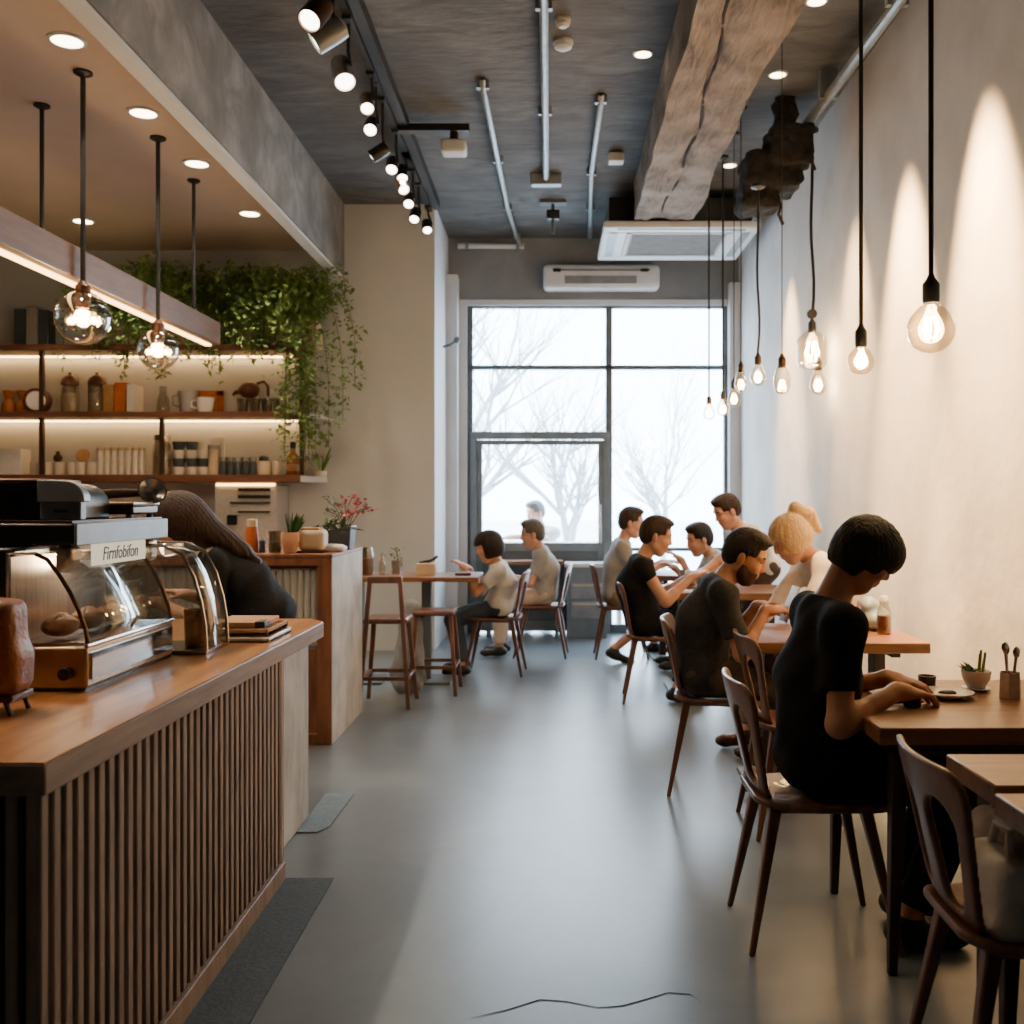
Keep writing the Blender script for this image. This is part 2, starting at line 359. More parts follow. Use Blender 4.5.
# ------------------------------------------------------------------ signed distance mesher
class Field:
    def __init__(s, lo, hi, h):
        s.h = h; s.o = np.array(lo, float); s.n = [int(math.ceil((hi[i] - lo[i]) / h)) + 1 for i in range(3)]
        s.v = np.full(s.n, 0.5, np.float32)
        s.ax = [(s.o[i] + np.arange(s.n[i]) * h).astype(np.float32) for i in range(3)]
    def sl(s, lo, hi):
        r = []
        for i in range(3):
            a = max(0, int((lo[i] - s.o[i]) / s.h)); b = min(s.n[i], int((hi[i] - s.o[i]) / s.h) + 2)
            if b <= a: return None
            r.append(slice(a, b))
        return tuple(r)
    def grid(s, r):
        return (s.ax[0][r[0]][:, None, None], s.ax[1][r[1]][None, :, None], s.ax[2][r[2]][None, None, :])
    def put(s, fn, lo, hi, k, mode='u'):
        pad = k + 3 * s.h
        r = s.sl([v - pad for v in lo], [v + pad for v in hi])
        if r is None: return
        d = fn(*s.grid(r)).astype(np.float32); v = s.v[r]
        if mode == 'u':
            hh = np.clip(0.5 + 0.5 * (v - d) / k, 0, 1); s.v[r] = v * (1 - hh) + d * hh - k * hh * (1 - hh)
        else:
            d = -d
            hh = np.clip(0.5 - 0.5 * (v - d) / k, 0, 1); s.v[r] = v * (1 - hh) + d * hh + k * hh * (1 - hh)
    def cap(s, a, b, ra, rb=None, k=0.02, lat=None, w=1.0, cut=False, cuta=False, mode='u'):
        rb = ra if rb is None else rb
        a = np.array(a, float); b = np.array(b, float); ab = b - a; L2 = float(ab @ ab) + 1e-9; L = math.sqrt(L2); n = ab / L
        m = max(ra, rb) * max(1.0, w)
        def fn(X, Y, Z):
            px, py, pz = X - a[0], Y - a[1], Z - a[2]
            tt = (px * ab[0] + py * ab[1] + pz * ab[2]) / L2
            t = np.clip(tt, 0, 1)
            qx, qy, qz = px - t * ab[0], py - t * ab[1], pz - t * ab[2]
            d2 = qx * qx + qy * qy + qz * qz
            if lat is not None and w != 1.0:
                l = qx * lat[0] + qy * lat[1] + qz * lat[2]
                d2 = d2 - l * l * (1 - 1 / (w * w))
            d = np.sqrt(np.maximum(d2, 0)) - (ra + (rb - ra) * t)
            if cut: d = np.maximum(d, (tt - 1) * L)
            if cuta: d = np.maximum(d, -tt * L)
            return d
        s.put(fn, np.minimum(a, b) - m, np.maximum(a, b) + m, k, mode)
    def ell(s, c, R, rad, k=0.02, mode='u'):
        c = np.array(c, float); R = np.array(R, float); rad = np.array(rad, float)
        def fn(X, Y, Z):
            px, py, pz = X - c[0], Y - c[1], Z - c[2]
            q = [(px * R[0, i] + py * R[1, i] + pz * R[2, i]) for i in range(3)]
            k0 = np.sqrt(sum((q[i] / rad[i]) ** 2 for i in range(3))); k1 = np.sqrt(sum((q[i] / rad[i] ** 2) ** 2 for i in range(3))) + 1e-6
            return k0 * (k0 - 1) / k1
        m = rad.max(); s.put(fn, c - m, c + m, k, mode)
    def box(s, c, R, half, rnd=0.005, k=0.005, mode='u'):
        c = np.array(c, float); R = np.array(R, float); half = np.array(half, float)
        def fn(X, Y, Z):
            px, py, pz = X - c[0], Y - c[1], Z - c[2]
            q = [np.abs(px * R[0, i] + py * R[1, i] + pz * R[2, i]) - half[i] + rnd for i in range(3)]
            return np.sqrt(sum(np.maximum(v, 0) ** 2 for v in q)) + np.minimum(np.maximum(np.maximum(q[0], q[1]), q[2]), 0) - rnd
        m = float(np.linalg.norm(half)); s.put(fn, c - m, c + m, k, mode)
    def custom(s, fn): s.v = fn(*s.grid((slice(None),) * 3), s.v).astype(np.float32)
    def wrinkle(s, amp, fr, ph=0.0):
        X, Y, Z = s.grid((slice(None),) * 3)
        s.v = (s.v + amp * (np.sin(fr * Z + 5 * np.sin(7 * X + ph) + 4 * np.sin(6 * Y)) * np.sin(fr * 0.6 * (X + Y) + ph + 3 * np.sin(5 * Z)))).astype(np.float32)
    def extract(s):
        v = s.v; v[0] = v[-1] = 0.5; v[:, 0] = v[:, -1] = 0.5; v[:, :, 0] = v[:, :, -1] = 0.5
        sg = v < 0
        nx, ny, nz = [n - 1 for n in s.n]
        cnt = np.zeros((nx, ny, nz), np.int8)
        offs = [(i, j, k) for i in (0, 1) for j in (0, 1) for k in (0, 1)]
        for i, j, k in offs: cnt += sg[i:i + nx, j:j + ny, k:k + nz]
        act = (cnt > 0) & (cnt < 8); ids = np.argwhere(act)
        idx = np.full(act.shape, -1, np.int32); idx[act] = np.arange(len(ids))
        pos = np.zeros((len(ids), 3)); num = np.zeros(len(ids))
        for a in offs:
            for ax in range(3):
                if a[ax]: continue
                b = list(a); b[ax] = 1
                va = v[ids[:, 0] + a[0], ids[:, 1] + a[1], ids[:, 2] + a[2]]; vb = v[ids[:, 0] + b[0], ids[:, 1] + b[1], ids[:, 2] + b[2]]
                m = (va < 0) != (vb < 0); t = va[m] / (va[m] - vb[m])
                p = np.array(a, float)[None, :].repeat(m.sum(), 0); p[:, ax] += t
                pos[m] += p; num[m] += 1
        pos = (pos / num[:, None] + ids) * s.h + s.o
        quads = []
        for ax in range(3):
            u, w = (ax + 1) % 3, (ax + 2) % 3
            a = [slice(None)] * 3; b = [slice(None)] * 3; a[ax] = slice(0, -1); b[ax] = slice(1, None)
            A = sg[tuple(a)]; B = sg[tuple(b)]
            e = np.argwhere(A != B); fl = A[e[:, 0], e[:, 1], e[:, 2]]
            eu = np.zeros(3, int); eu[u] = 1; ew = np.zeros(3, int); ew[w] = 1
            ok = (e[:, u] > 0) & (e[:, w] > 0) & (e[:, u] < [nx, ny, nz][u]) & (e[:, w] < [nx, ny, nz][w]); e = e[ok]; fl = fl[ok]
            def g(q): return idx[q[:, 0], q[:, 1], q[:, 2]]
            Q = np.stack([g(e - eu - ew), g(e - ew), g(e), g(e - eu)], 1)
            Q[~fl] = Q[~fl][:, ::-1]
            quads.append(Q)
        return pos, np.concatenate(quads)

def sdf_obj(name, F, mat, parent=None, relax=2):
    pos, q = F.extract()
    if len(pos) == 0: return None
    if relax:   # light laplacian smoothing
        for _ in range(relax):
            acc = np.zeros_like(pos); c = np.zeros(len(pos))
            for i in range(4):
                a, b = q[:, i], q[:, (i + 1) % 4]
                for d in range(3):
                    acc[:, d] += np.bincount(a, pos[b, d], len(pos)) + np.bincount(b, pos[a, d], len(pos))
                c += np.bincount(a, minlength=len(pos)) + np.bincount(b, minlength=len(pos))
            pos = pos * 0.6 + 0.4 * acc / np.maximum(c, 1)[:, None]
    if parent is None:
        off = np.array([(pos[:, 0].min() + pos[:, 0].max()) / 2, (pos[:, 1].min() + pos[:, 1].max()) / 2, pos[:, 2].min()])
    else: off = np.array(wpos(parent))
    pos = pos - off
    me = bpy.data.meshes.new(name)
    n, m = len(pos), len(q)
    me.vertices.add(n); me.vertices.foreach_set('co', pos.astype(np.float32).ravel())
    me.loops.add(m * 4); me.loops.foreach_set('vertex_index', q.astype(np.int32).ravel())
    me.polygons.add(m); me.polygons.foreach_set('loop_start', np.arange(0, m * 4, 4, dtype=np.int32))
    me.update(calc_edges=True); me.validate(); me.shade_smooth()
    o = bpy.data.objects.new(name, me); COL.objects.link(o); me.materials.append(mat)
    if parent is None: o.location = off
    else: o.parent = parent
    return o

I3 = np.eye(3)
def rotz(a):
    c, s_ = math.cos(a), math.sin(a); return np.array([[c, -s_, 0], [s_, c, 0], [0, 0, 1.0]])
WORLD, EXPO, LOOK = 19.0, 0.12, 'AgX - Base Contrast'
# =================================================================== ROOM
CH = 4.15                       # ceiling height
XR, XL, YB, YF = 1.95, -5.8, 10.5, -2.2
YW = 9.3                        # wall behind the shelves

struct('floor', MB().box((XL, YF, -0.1), (XR + 0.2, YB + 0.2, 0)), M['floor'])
ck = MB(); pts = [P(px, 500 + 1400 / Y, Y) for px, Y in ((470, 2.70), (505, 2.74), (540, 2.80), (566, 2.79), (598, 2.755), (622, 2.765), (645, 2.80), (668, 2.84), (690, 2.83), (701, 2.79))]
L_, R_ = [], []
for i_, p_ in enumerate(pts):
    w_ = .0035 * (.5 + .5 * abs(math.sin(i_ * 2.3))) if 0 < i_ < 9 else .0005
    L_.append((p_.x, p_.y - w_, .0012)); R_.append((p_.x, p_.y + w_, .0012))
obj('floor_crack', MB().sheet([L_, R_]), M['beam_crack'], bpy.data.objects['floor'])
struct('ceiling', MB().box((-2.03, YF, CH), (XR + 0.2, YB + 0.2, CH + 0.15)), M['concrete_dark'])
struct('ceiling', MB().box((XL, YF, 3.72), (-2.03, YW + 0.02, CH + 0.15)), M['soffit'])
struct('wall_right', MB().box((XR, YF, -0.1), (XR + 0.2, YB + 0.2, CH + 0.15)), M['plaster'])
struct('wall_left', MB().box((XL - 0.2, YF, -0.1), (XL, YB, CH + 0.15)), M['concrete_dark'])
struct('wall_front', MB().box((XL, YF - 0.2, -0.1), (XR + 0.2, YF, CH + 0.15)), M['concrete_dark'])
struct('wall_shelf', MB().box((XL, YW, -0.1), (-1.1, YB + 0.2, CH + 0.15)), M['white_wall'])
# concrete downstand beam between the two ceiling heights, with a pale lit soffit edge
struct('trim_1', MB().box((-2.03, YF, 3.49), (-1.94, YW, CH)), M['concrete_grey'])
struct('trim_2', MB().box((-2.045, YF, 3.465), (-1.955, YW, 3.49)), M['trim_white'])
# window wall
wb = MB().box((-1.1, YB, 3.49), (XR, YB + 0.2, CH + 0.15))
struct('wall_back', wb, M['header'])
struct('trim_3', MB().box((-1.1, YB - 0.02, 3.44), (XR, YB + 0.12, 3.5)), M['trim_white'])
struct('trim_4', MB().box((-1.1, YB - 0.22, 0), (-0.985, YB + 0.2, 3.72)), M['trim_white'])
struct('trim_5', MB().box((-0.985, YB - 0.02, 0), (-0.9, YB + 0.2, 3.44)), M['trim_white'])
struct('trim_6', MB().box((1.835, YB - 0.12, 0), (XR, YB + 0.2, 3.66)), M['trim_white'])

win = thing('window_1', 'tall grey framed window', 'window', (0.5, YB + 0.06, 0)); win['kind'] = 'structure'
for k in ('label', 'category'): del win[k]
y0, y1 = YB + 0.02, YB + 0.1
fr = MB()
fr.box((-0.9, y0, 0), (-0.845, y1, 3.45)); fr.box((1.80, y0, 0), (1.845, y1, 3.45))
fr.box((0.555, y0, 0), (0.625, y1, 3.45))
fr.box((-0.9, y0, 3.42), (1.845, y1, 3.46)); fr.box((-0.9, y0, 2.775), (1.845, y1, 2.82))
fr.box((0.6, y0, 0), (1.845, y1, 0.09)); fr.box((0.6, y0, 0.86), (1.845, y1, 0.9))
obj('window_frame', fr, M['frame_dark'], win, bevel=0.004)
yp = YB + 0.06
for a, b in (((-0.85, 2.82), (0.56, 3.42)), ((0.62, 2.82), (1.80, 3.42)), ((-0.85, 2.10), (0.56, 2.775)), ((0.62, 0.9), (1.80, 2.775)), ((0.62, 0.09), (1.80, 0.86))):
    obj('pane', MB().box((a[0], yp - 0.004, a[1]), (b[0], yp + 0.004, b[1])), M['window_glass'], win)
dr = thing('door_1', 'grey glazed door', 'door', (-0.15, YB + 0.05, 0)); dr['kind'] = 'structure'
for k in ('label', 'category'): del dr[k]
d = MB(); d.box((-0.87, y0 - 0.02, 2.04), (0.6, y1, 2.12)); d.box((-0.87, y0 - 0.02, 0), (-0.80, y1, 2.04)); d.box((0.53, y0 - 0.02, 0), (0.6, y1, 2.04))
obj('door_frame', d, M['frame_grey'], dr, bevel=0.005)
d = MB(); d.box((-0.80, y0, 0.02), (-0.745, y1 - 0.02, 2.03)); d.box((0.475, y0, 0.02), (0.53, y1 - 0.02, 2.03))
d.box((-0.745, y0, 1.98), (0.475, y1 - 0.02, 2.03)); d.box((-0.745, y0, 0.86), (0.475, y1 - 0.02, 0.95)); d.box((-0.745, y0, 0.02), (0.475, y1 - 0.02, 0.12))
obj('door_leaf', d, M['frame_grey'], dr, bevel=0.005)
obj('door_panel', MB().box((-0.745, y0 + 0.02, 0.12), (0.475, y1 - 0.03, 0.86)), M['frame_dark'], dr)
obj('pane', MB().box((-0.745, yp - 0.004, 0.95), (0.475, yp + 0.004, 1.98)), M['window_glass'], dr)
obj('door_handle', MB().cyl((0.50, y0 - 0.05, 0.95), (0.50, y0 - 0.05, 1.35), 0.012).cyl((0.5, y0 - 0.05, 1.0), (0.5, y0, 1.0), 0.008).cyl((0.5, y0 - 0.05, 1.3), (0.5, y0, 1.3), 0.008), M['steel'], dr)

# outside: pale ground and bare winter trees, their haze put into the bark colour
struct('ground', MB().box((-40, YB + 0.2, -0.3), (40, 70, -0.05)), M['ground'])
def bare_tree(name, base, h, seed, label, lean=0.0, r0=0.1):
    R = random.Random(seed); mb = MB()
    def br(p, d, L, r, dep):
        pts = [p]; rr = [r]; q = p; dd = d
        n = 4 if dep > 1 else 6
        for i in range(n):
            dd = (dd + Vector((R.uniform(-.16, .16), R.uniform(-.16, .16), R.uniform(-.06, .14)))).normalized()
            q = q + dd * L / n; pts.append(q); rr.append(r * (1 - 0.55 * (i + 1) / n))
        mb.tube(pts, rr, 6 if dep < 2 else 4, caps=False)
        if dep >= 4: return
        kids = {0: 6, 1: 5, 2: 4, 3: 3}[dep]
        for i in range(kids):
            t = R.uniform(0.3, 1.0) if i else 1.0
            k = min(n, max(1, int(t * n))); s = pts[k]
            a = R.uniform(0, 2 * PI); sp = R.uniform(0.5, 1.0) if i else 0.25
            side = Vector((math.cos(a), math.sin(a) * 0.7, R.uniform(0.0, 0.5)))
            br(s, (dd + side * sp).normalized(), L * R.uniform(0.5, 0.75), rr[k] * 0.72, dep + 1)
    br(Vector(base), Vector((lean, 0, 1)).normalized(), h, r0, 0)
    tag(obj(name, mb, M['hazy_bark'], smooth=80), label, 'tree', 'bare trees outside')
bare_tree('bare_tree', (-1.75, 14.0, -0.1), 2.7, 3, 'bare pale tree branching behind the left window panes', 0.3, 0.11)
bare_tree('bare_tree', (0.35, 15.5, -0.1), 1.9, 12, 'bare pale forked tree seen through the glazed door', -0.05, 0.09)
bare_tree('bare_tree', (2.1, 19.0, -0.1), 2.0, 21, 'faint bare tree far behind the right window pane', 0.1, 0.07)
# outdoor ledge behind the door glass
t = thing('outdoor_ledge', 'white ledge outside behind the door glass', 'ledge', (-0.1, 11.0, -0.05))
obj('ledge_top', MB().box((-1.0, 10.85, 0.88), (0.8, 11.15, 0.94)), M['trim_white'], t, bevel=0.005)
for x in (-0.95, 0.7): obj('leg', MB().box((x, 10.9, -0.05), (x + 0.05, 11.1, 0.88)), M['trim_white'], t)

# =================================================================== CEILING THINGS
def rough_beam():
    mb = MB(); nx, ny, nz = 10, 90, 6
    x0, x1, z0, z1, ya, yb = 0.70, 1.20, 3.82, CH + 0.02, 1.0, 8.62
    rows = []
    ring = [(i / nx, 0.0) for i in range(nx)] + [(1.0, j / nz) for j in range(nz)] + [(1 - i / nx, 1.0) for i in range(nx)] + [(0.0, 1 - j / nz) for j in range(nz)]
    rr = np.random.default_rng(4); off = rr.normal(0, 1, (ny + 1, len(ring), 3))
    for _ in range(2): off = (off + np.roll(off, 1, 0) + np.roll(off, -1, 0)) / 3 * 1.25
    for j in range(ny + 1):
        y = ya + (yb - ya) * j / ny
        xs = 0.018 * math.sin(y * 1.7) + 0.012 * math.sin(y * 4.1); row = []
        for i, (u, w) in enumerate(ring):
            x = x0 + (x1 - x0) * u + (xs if u > .5 else xs * 0.3); z = z0 + (z1 - z0) * w
            if w == 0.0:
                c = 0.42 + 0.1 * math.sin(y * 1.1) + 0.03 * math.sin(y * 6)
                z += 0.045 * math.exp(-((u - c) / 0.05) ** 2) - 0.012 * abs(u - 0.5)
            o = off[j, i] * 0.006
            row.append((x + o[0], y + o[1] * 0.4, z + o[2]))
        row.append(row[0]); rows.append(row)
    mb.sheet(rows)
    n = len(rows[0]); mb.f.append(tuple(range(n - 1))); mb.f.append(tuple(ny * n + k for k in range(n - 2, -1, -1)))
    return mb
t = thing('ceiling_beam', 'rough weathered brown beam running along the ceiling, cracked down its middle', 'beam', (0.95, 4.8, 3.8))
obj('beam', rough_beam(), M['beam_wood'], t, smooth=50)
cr = MB(); pts = []
for i in range(60):
    y = 1.2 + i * 7.3 / 59; u = 0.42 + 0.1 * math.sin(y * 1.1) + 0.03 * math.sin(y * 6) ; pts.append((0.70 + 0.5 * u, y, 3.848))
cr.tube(pts, [0.005 + 0.008 * abs(math.sin(i * 1.7)) for i in range(60)], 6); obj('crack', cr, M['beam_crack'], t)

def cassette():
    t = thing('ceiling_air_conditioner', 'large white square air conditioner cassette under the end of the rough beam', 'air conditioner', (1.1, 9.2, 3.76))
    x0, x1, ya, yb, z = 0.44, 1.80, 8.66, 9.85, 3.79
    obj('housing', MB().box((x0 + 0.05, ya + 0.12, z + 0.05), (x1 - 0.05, yb - 0.08, 4.06)), M['black_plastic'], t, bevel=0.01)
    p = MB(); w = 0.17
    p.box((x0, ya, z - 0.03), (x1, ya + w, z + 0.03)); p.box((x0, yb - w, z - 0.03), (x1, yb, z + 0.03))
    p.box((x0, ya + w, z - 0.03), (x0 + 0.22, yb - w, z + 0.03)); p.box((x1 - 0.22, ya + w, z - 0.03), (x1, yb - w, z + 0.03))
    obj('panel', p, M['white_plastic'], t, bevel=0.012)
    g = MB().box((x0 + 0.25, ya + w + 0.03, z - 0.02), (x1 - 0.25, yb - w - 0.03, z + 0.0))
    for i in range(14): yy = ya + w + 0.06 + i * 0.057; g.box((x0 + 0.27, yy, z - 0.03), (x1 - 0.27, yy + 0.018, z - 0.02))
    obj('grille', g, M['grille'], t)
    obj('trim_frame', MB().box((x0 + 0.22, ya + w, z - 0.036), (x0 + 0.25, yb - w, z - 0.02)).box((x1 - 0.25, ya + w, z - 0.036), (x1 - 0.22, yb - w, z - 0.02)).box((x0 + .22, ya + w, z - .036), (x1 - .22, ya + w + .03, z - .02)).box((x0 + .22, yb - w - .03, z - .036), (x1 - .22, yb - w, z - .02)), M['trim_white'], t)
    for a, b in (((x0 + .12, ya + .05), (x1 - .12, ya + .1)), ((x0 + .06, ya + w), (x0 + .13, yb - w)), ((x1 - .13, ya + w), (x1 - .06, yb - w))):
        obj('vent_flap', MB().box((a[0], a[1], z - 0.036), (b[0], b[1], z - 0.028)), M['grey_metal'], t)
    for x in (x0 + .2, x1 - .2): obj('hanger', MB().cyl((x, ya + .6, 4.05), (x, ya + .6, CH), 0.012, n=8), M['galv'], t)
cassette()
def wall_ac():
    t = thing('wall_air_conditioner', 'white rounded air conditioner unit on grey wall above the window', 'air conditioner', (0.52, YB, 3.56))
    x0, x1, z0, z1 = -0.10, 1.10, 3.575, 3.83
    obj('housing', MB().box((x0, YB - 0.22, z0), (x1, YB, z1)), M['white_plastic'], t, bevel=0.05, seg=4)
    obj('grille', MB().box((x0 + .22, YB - 0.23, z0 + .05), (x1 - .24, YB - 0.2, z0 + .13)), M['grille'], t)
    obj('vent_slot', MB().box((x0 + .1, YB - 0.226, z1 - .075), (x1 - .1, YB - 0.2, z1 - .055)), M['frame_grey'], t)
    for x in (x0 + .1, x1 - .2): obj('sensor_window', MB().box((x, YB - 0.23, z1 - .085), (x + .08, YB - 0.2, z1 - .05)), M['black_plastic'], t)
wall_ac()
def tube_light():
    a = P(458, 246, YB - .05); b = P(524, 246, YB - .05)
    t = thing('tube_light', 'pale tube lamp fixed level on the grey wall above the window', 'lamp', (0, 0, 0)); t.location = ((a.x + b.x) / 2, YB - .05, a.z)
    obj('tube', MB().cyl(a, b, 0.03), M['trim_white'], t)
    for x in (a.x + .08, b.x - .08): obj('clip', MB().box((x, YB - .09, a.z - .04), (x + .03, YB + .004, a.z + .04)), M['grey_metal'], t)
tube_light()

# conduits running along the ceiling
def conduit(label, pts, r, endbox):
    t = thing('ceiling_conduit', label, 'pipe', Vector(pts[len(pts) // 2]), 'pipes on the ceiling')
    obj('pipe', MB().tube(pts, r, 10), M['galv'], t)
    for p in pts[1:-1]: obj('clamp', MB().box((p[0] - r * 1.8, p[1] - .02, p[2] - r * .4), (p[0] + r * 1.8, p[1] + .02, CH)), M['grey_metal'], t)
    if endbox:
        p = pts[-1]; obj('junction_box', MB().box((p[0] - .13, p[1] - .05, p[2] - .05), (p[0] + .13, p[1] + .05, CH)), M['grey_metal'], t, bevel=.01)
zc = CH - .045
conduit('grey conduit running straight down the middle of the ceiling', [(-.05, 2.0, zc), (-.05, 5.5, zc), (-.055, 7.0, zc), (-.06, 8.45, zc)], .026, True)
conduit('thin grey conduit beside the track lights, bent near the window', [(-.46, 6.5, CH - .01), (-.46, 6.56, zc), (-.44, 8.0, zc), (-.42, 9.3, zc), (-.37, 10.3, zc), (-.33, 10.42, zc - .05)], .022, False)
conduit('thin grey conduit left of the rough beam, slightly bent', [(.325, 6.75, CH - .01), (.325, 6.8, zc), (.32, 8.3, zc), (.35, 9.3, zc), (.38, 10.3, zc)], .022, False)
conduit('silver pipe running along the top of the right wall', [(1.80, 3.0, 3.98), (1.79, 5.2, 3.98), (1.76, 6.4, 3.98), (1.73, 7.25, 3.98)], .032, False)

def detector(px, py, label, r=.055):
    p = P(px, py, 2.75 * 1000 / (500 - py)); t = thing('smoke_detector', label, 'smoke detector', (p.x, p.y, CH - .06), 'smoke detectors')
    obj('base', MB().cyl((p.x, p.y, CH - .02), (p.x, p.y, CH), r * 1.1, n=24), M['white_plastic'], t)
    obj('cover', MB().lathe([(r * .5, 0), (r * .95, .015), (r, .035)], (p.x, p.y, CH - .055)), M['white_plastic'], t)
detector(563, 41, 'round smoke detector on the ceiling, nearer the window'); detector(563, 18, 'small flat smoke detector on the ceiling, nearer the viewer', .04)
for px, py, lab in ((616, 158, 'small white box on the ceiling beside the left-hand bent conduit by the rough beam'),):
    p = P(px, py, 2.7 * 1000 / (500 - py)); t = thing('sensor_box', lab, 'sensor', (p.x, p.y, CH - .09))
    obj('case', MB().box((p.x - .06, p.y - .06, CH - .09), (p.x + .06, p.y + .06, CH - .02)), M['white_plastic'], t, bevel=.01)
    obj('mount', MB().cyl((p.x, p.y, CH - .03), (p.x, p.y, CH), .03), M['grey_metal'], t)
p = P(553, 208, 9.2); t = thing('projector_bracket', 'dark bracket with a drop rod on the ceiling above the window', 'bracket', (p.x, p.y, CH - .3))
obj('plate', MB().box((p.x - .12, p.y - .06, CH - .03), (p.x + .12, p.y + .06, CH + .004)), M['frame_dark'], t)
obj('rod', MB().cyl((p.x, p.y, CH - .3), (p.x, p.y, CH - .02), .016), M['frame_dark'], t)
obj('head', MB().box((p.x - .06, p.y - .05, CH - .17), (p.x + .06, p.y + .05, CH - .09)), M['black'], t, bevel=.01)

# dark rough lump with loose wires by the right wall
Fd = Field((1.22, 6.3, 3.25), (1.98, 7.5, 4.2), .02)
for c, hlf in (((1.62, 6.9, 3.82), (.15, .16, .13)), ((1.52, 7.0, 3.68), (.19, .18, .13)), ((1.44, 7.05, 3.52), (.13, .16, .10)), ((1.60, 6.9, 4.0), (.07, .1, .2))):
    Fd.box(c, I3, hlf, .03, .03)
Fd.wrinkle(.014, 38)
t = thing('insulated_duct', 'dark crumbling insulated duct lump hanging under the ceiling by the right wall', 'duct', (1.55, 6.85, 3.4))
sdf_obj('lagging', Fd, M['rough_dark'], t, 1)
wr = MB().tube([(1.72, 6.9, 3.98), (1.75, 6.8, 3.80), (1.73, 6.75, 3.72), (1.76, 6.72, 3.62)], .012, 6)
wr.tube([(1.52, 6.9, 3.5), (1.56, 6.85, 3.42), (1.54, 6.83, 3.35), (1.57, 6.83, 3.28)], .012, 6)
obj('loose_wire', wr, M['bronze'], t)

def downlight(x, y, z, label, group, power, warm=(1.0, .78, .55), size=1.9, blend=.6, r=.075, tilt=None):
    t = thing('recessed_downlight', label, 'downlight', (x, y, z), group)
    obj('rim', MB().lathe([(r * 1.25, 0), (r * 1.25, -.008), (r * 1.02, -.012), (r * 1.0, -.002)], (x, y, z)), M['trim_white'], t)
    obj('lens', MB().cyl((x, y, z - .008), (x, y, z - .002), r, n=28), M['downlight'], t)
    if power:
        L = bpy.data.lights.new('downlight_lamp', 'SPOT'); L.energy = power; L.color = warm; L.spot_size = size; L.spot_blend = blend; L.shadow_soft_size = r * .8
        o = bpy.data.objects.new('lamp', L); COL.objects.link(o); o.parent = t; o.location = (0, 0, -.03)
        if tilt: o.rotation_euler = (0, -tilt, 0)
for i, (y, w) in enumerate(((2.6, 'nearest the viewer, above the counter front'), (3.5, 'above the middle of the serving counter'), (5.04, 'nearest the top left corner of the view'), (5.98, 'second along the concrete beam from the top left'), (6.88, 'third along the concrete beam'), (8.08, 'farthest along the concrete beam'))):
    downlight(-2.45, y, 3.72, 'warm round downlight in the low ceiling, ' + w, 'downlights in the low ceiling', 150 if y < 4 else 75)
for y, w in ((6.3, 'nearer'), (8.3, 'farther')):
    downlight(-3.95 if y < 7 else -3.9, y, 3.72, 'warm round downlight deep in the low ceiling over the shelves, the %s one' % w, 'downlights in the low ceiling', 75)
p = P(643, 53, 2.75 * 1000 / 447); downlight(p.x, p.y, CH, 'small bright downlight on the dark ceiling left of the rough beam', 'downlights in the dark ceiling', 0, r=.05)
WASH = [(3.4, 'out of view over the front table', 62), (4.5, 'on the ceiling, nearest the viewer along the right wall', 72), (5.5, 'cut by the top picture edge, right of the rough beam', 60), (6.45, 'on the ceiling just before the dark duct lump', 22), (8.2, 'just left of the dark duct lump', 26), (9.4, 'above the square air conditioner cassette', 14)]
for y, w, pw in WASH[1:]:
    downlight(1.45, y, CH, 'small wall-washing downlight ' + w, 'downlights in the dark ceiling', pw * 64, (1.0, .58, .24), math.radians(32), .9, r=.05, tilt=math.radians(13))

# track with spotlights
def track():
    t = thing('lighting_track', 'black lighting track with a side arm on the dark ceiling', 'lighting track', (-1.13, 6.5, CH - .1))
    x, z = -1.13, 4.07
    obj('rail', MB().box((x - .02, 3.0, z - .02), (x + .02, 9.2, z + .02)), M['black'], t)
    obj('raceway', MB().box((x + .03, 3.0, z + .0), (x + .09, 9.2, CH)), M['black'], t)
    obj('side_arm', MB().box((x, 7.14, z - .03), (-.60, 7.22, z + .02)), M['black'], t)
    for y in (3.6, 5.0, 6.4, 7.8, 9.0): obj('hanger', MB().cyl((x, y, z), (x, y, CH), .012, n=8), M['black'], t)
    a = thing('wireless_access_box', 'pale box lamp hanging under the end of the track side arm', 'box', (-.72, 7.18, 3.86))
    obj('case', MB().box((-.80, 7.10, 3.88), (-.62, 7.26, 3.97)), M['white_plastic'], a, bevel=.02, seg=3)
    obj('mount', MB().cyl((-.71, 7.18, 3.96), (-.71, 7.18, 4.05), .03), M['bronze'], a)
track()
SPOTS = [(315, 14, 'gold-lit spotlight at the near end of the track, cut by the picture top', -.5, .2, 'bronze'),
         (327, 36, 'grey box-shaped spotlight second from the near end of the track', -1.1, -.5, 'grey_metal'),
         (343, 74, 'silver spotlight third from the near end of the track', .5, .6, 'steel'),
         (367, 104, 'small spotlight below the silver one on the track, tilted right', .3, .3, 'steel_warm'),
         (371, 127, 'spotlight with a large white lens left of the track', .1, -.4, 'black'),
         (378, 153, 'dark spotlight turned away, just before the track side arm', -.8, -.2, 'black'),
         (392, 166, 'bronze-lit spotlight just past the track side arm', .1, .1, 'bronze'),
         (402, 174, 'white-lens spotlight right beside the bronze-lit one', .3, .5, 'black'),
         (402, 186, 'pale spotlight tilted sideways, fifth from the window end of the track', .8, .3, 'steel_warm'),
         (409, 201, 'dark spotlight third from the window end of the track', .1, -.1, 'bronze'),
         (415, 216, 'small bright spotlight second from the window end of the track', -.1, .1, 'black'),
         (427, 227, 'bright black spotlight at the window end of the track', .3, .2, 'black')]
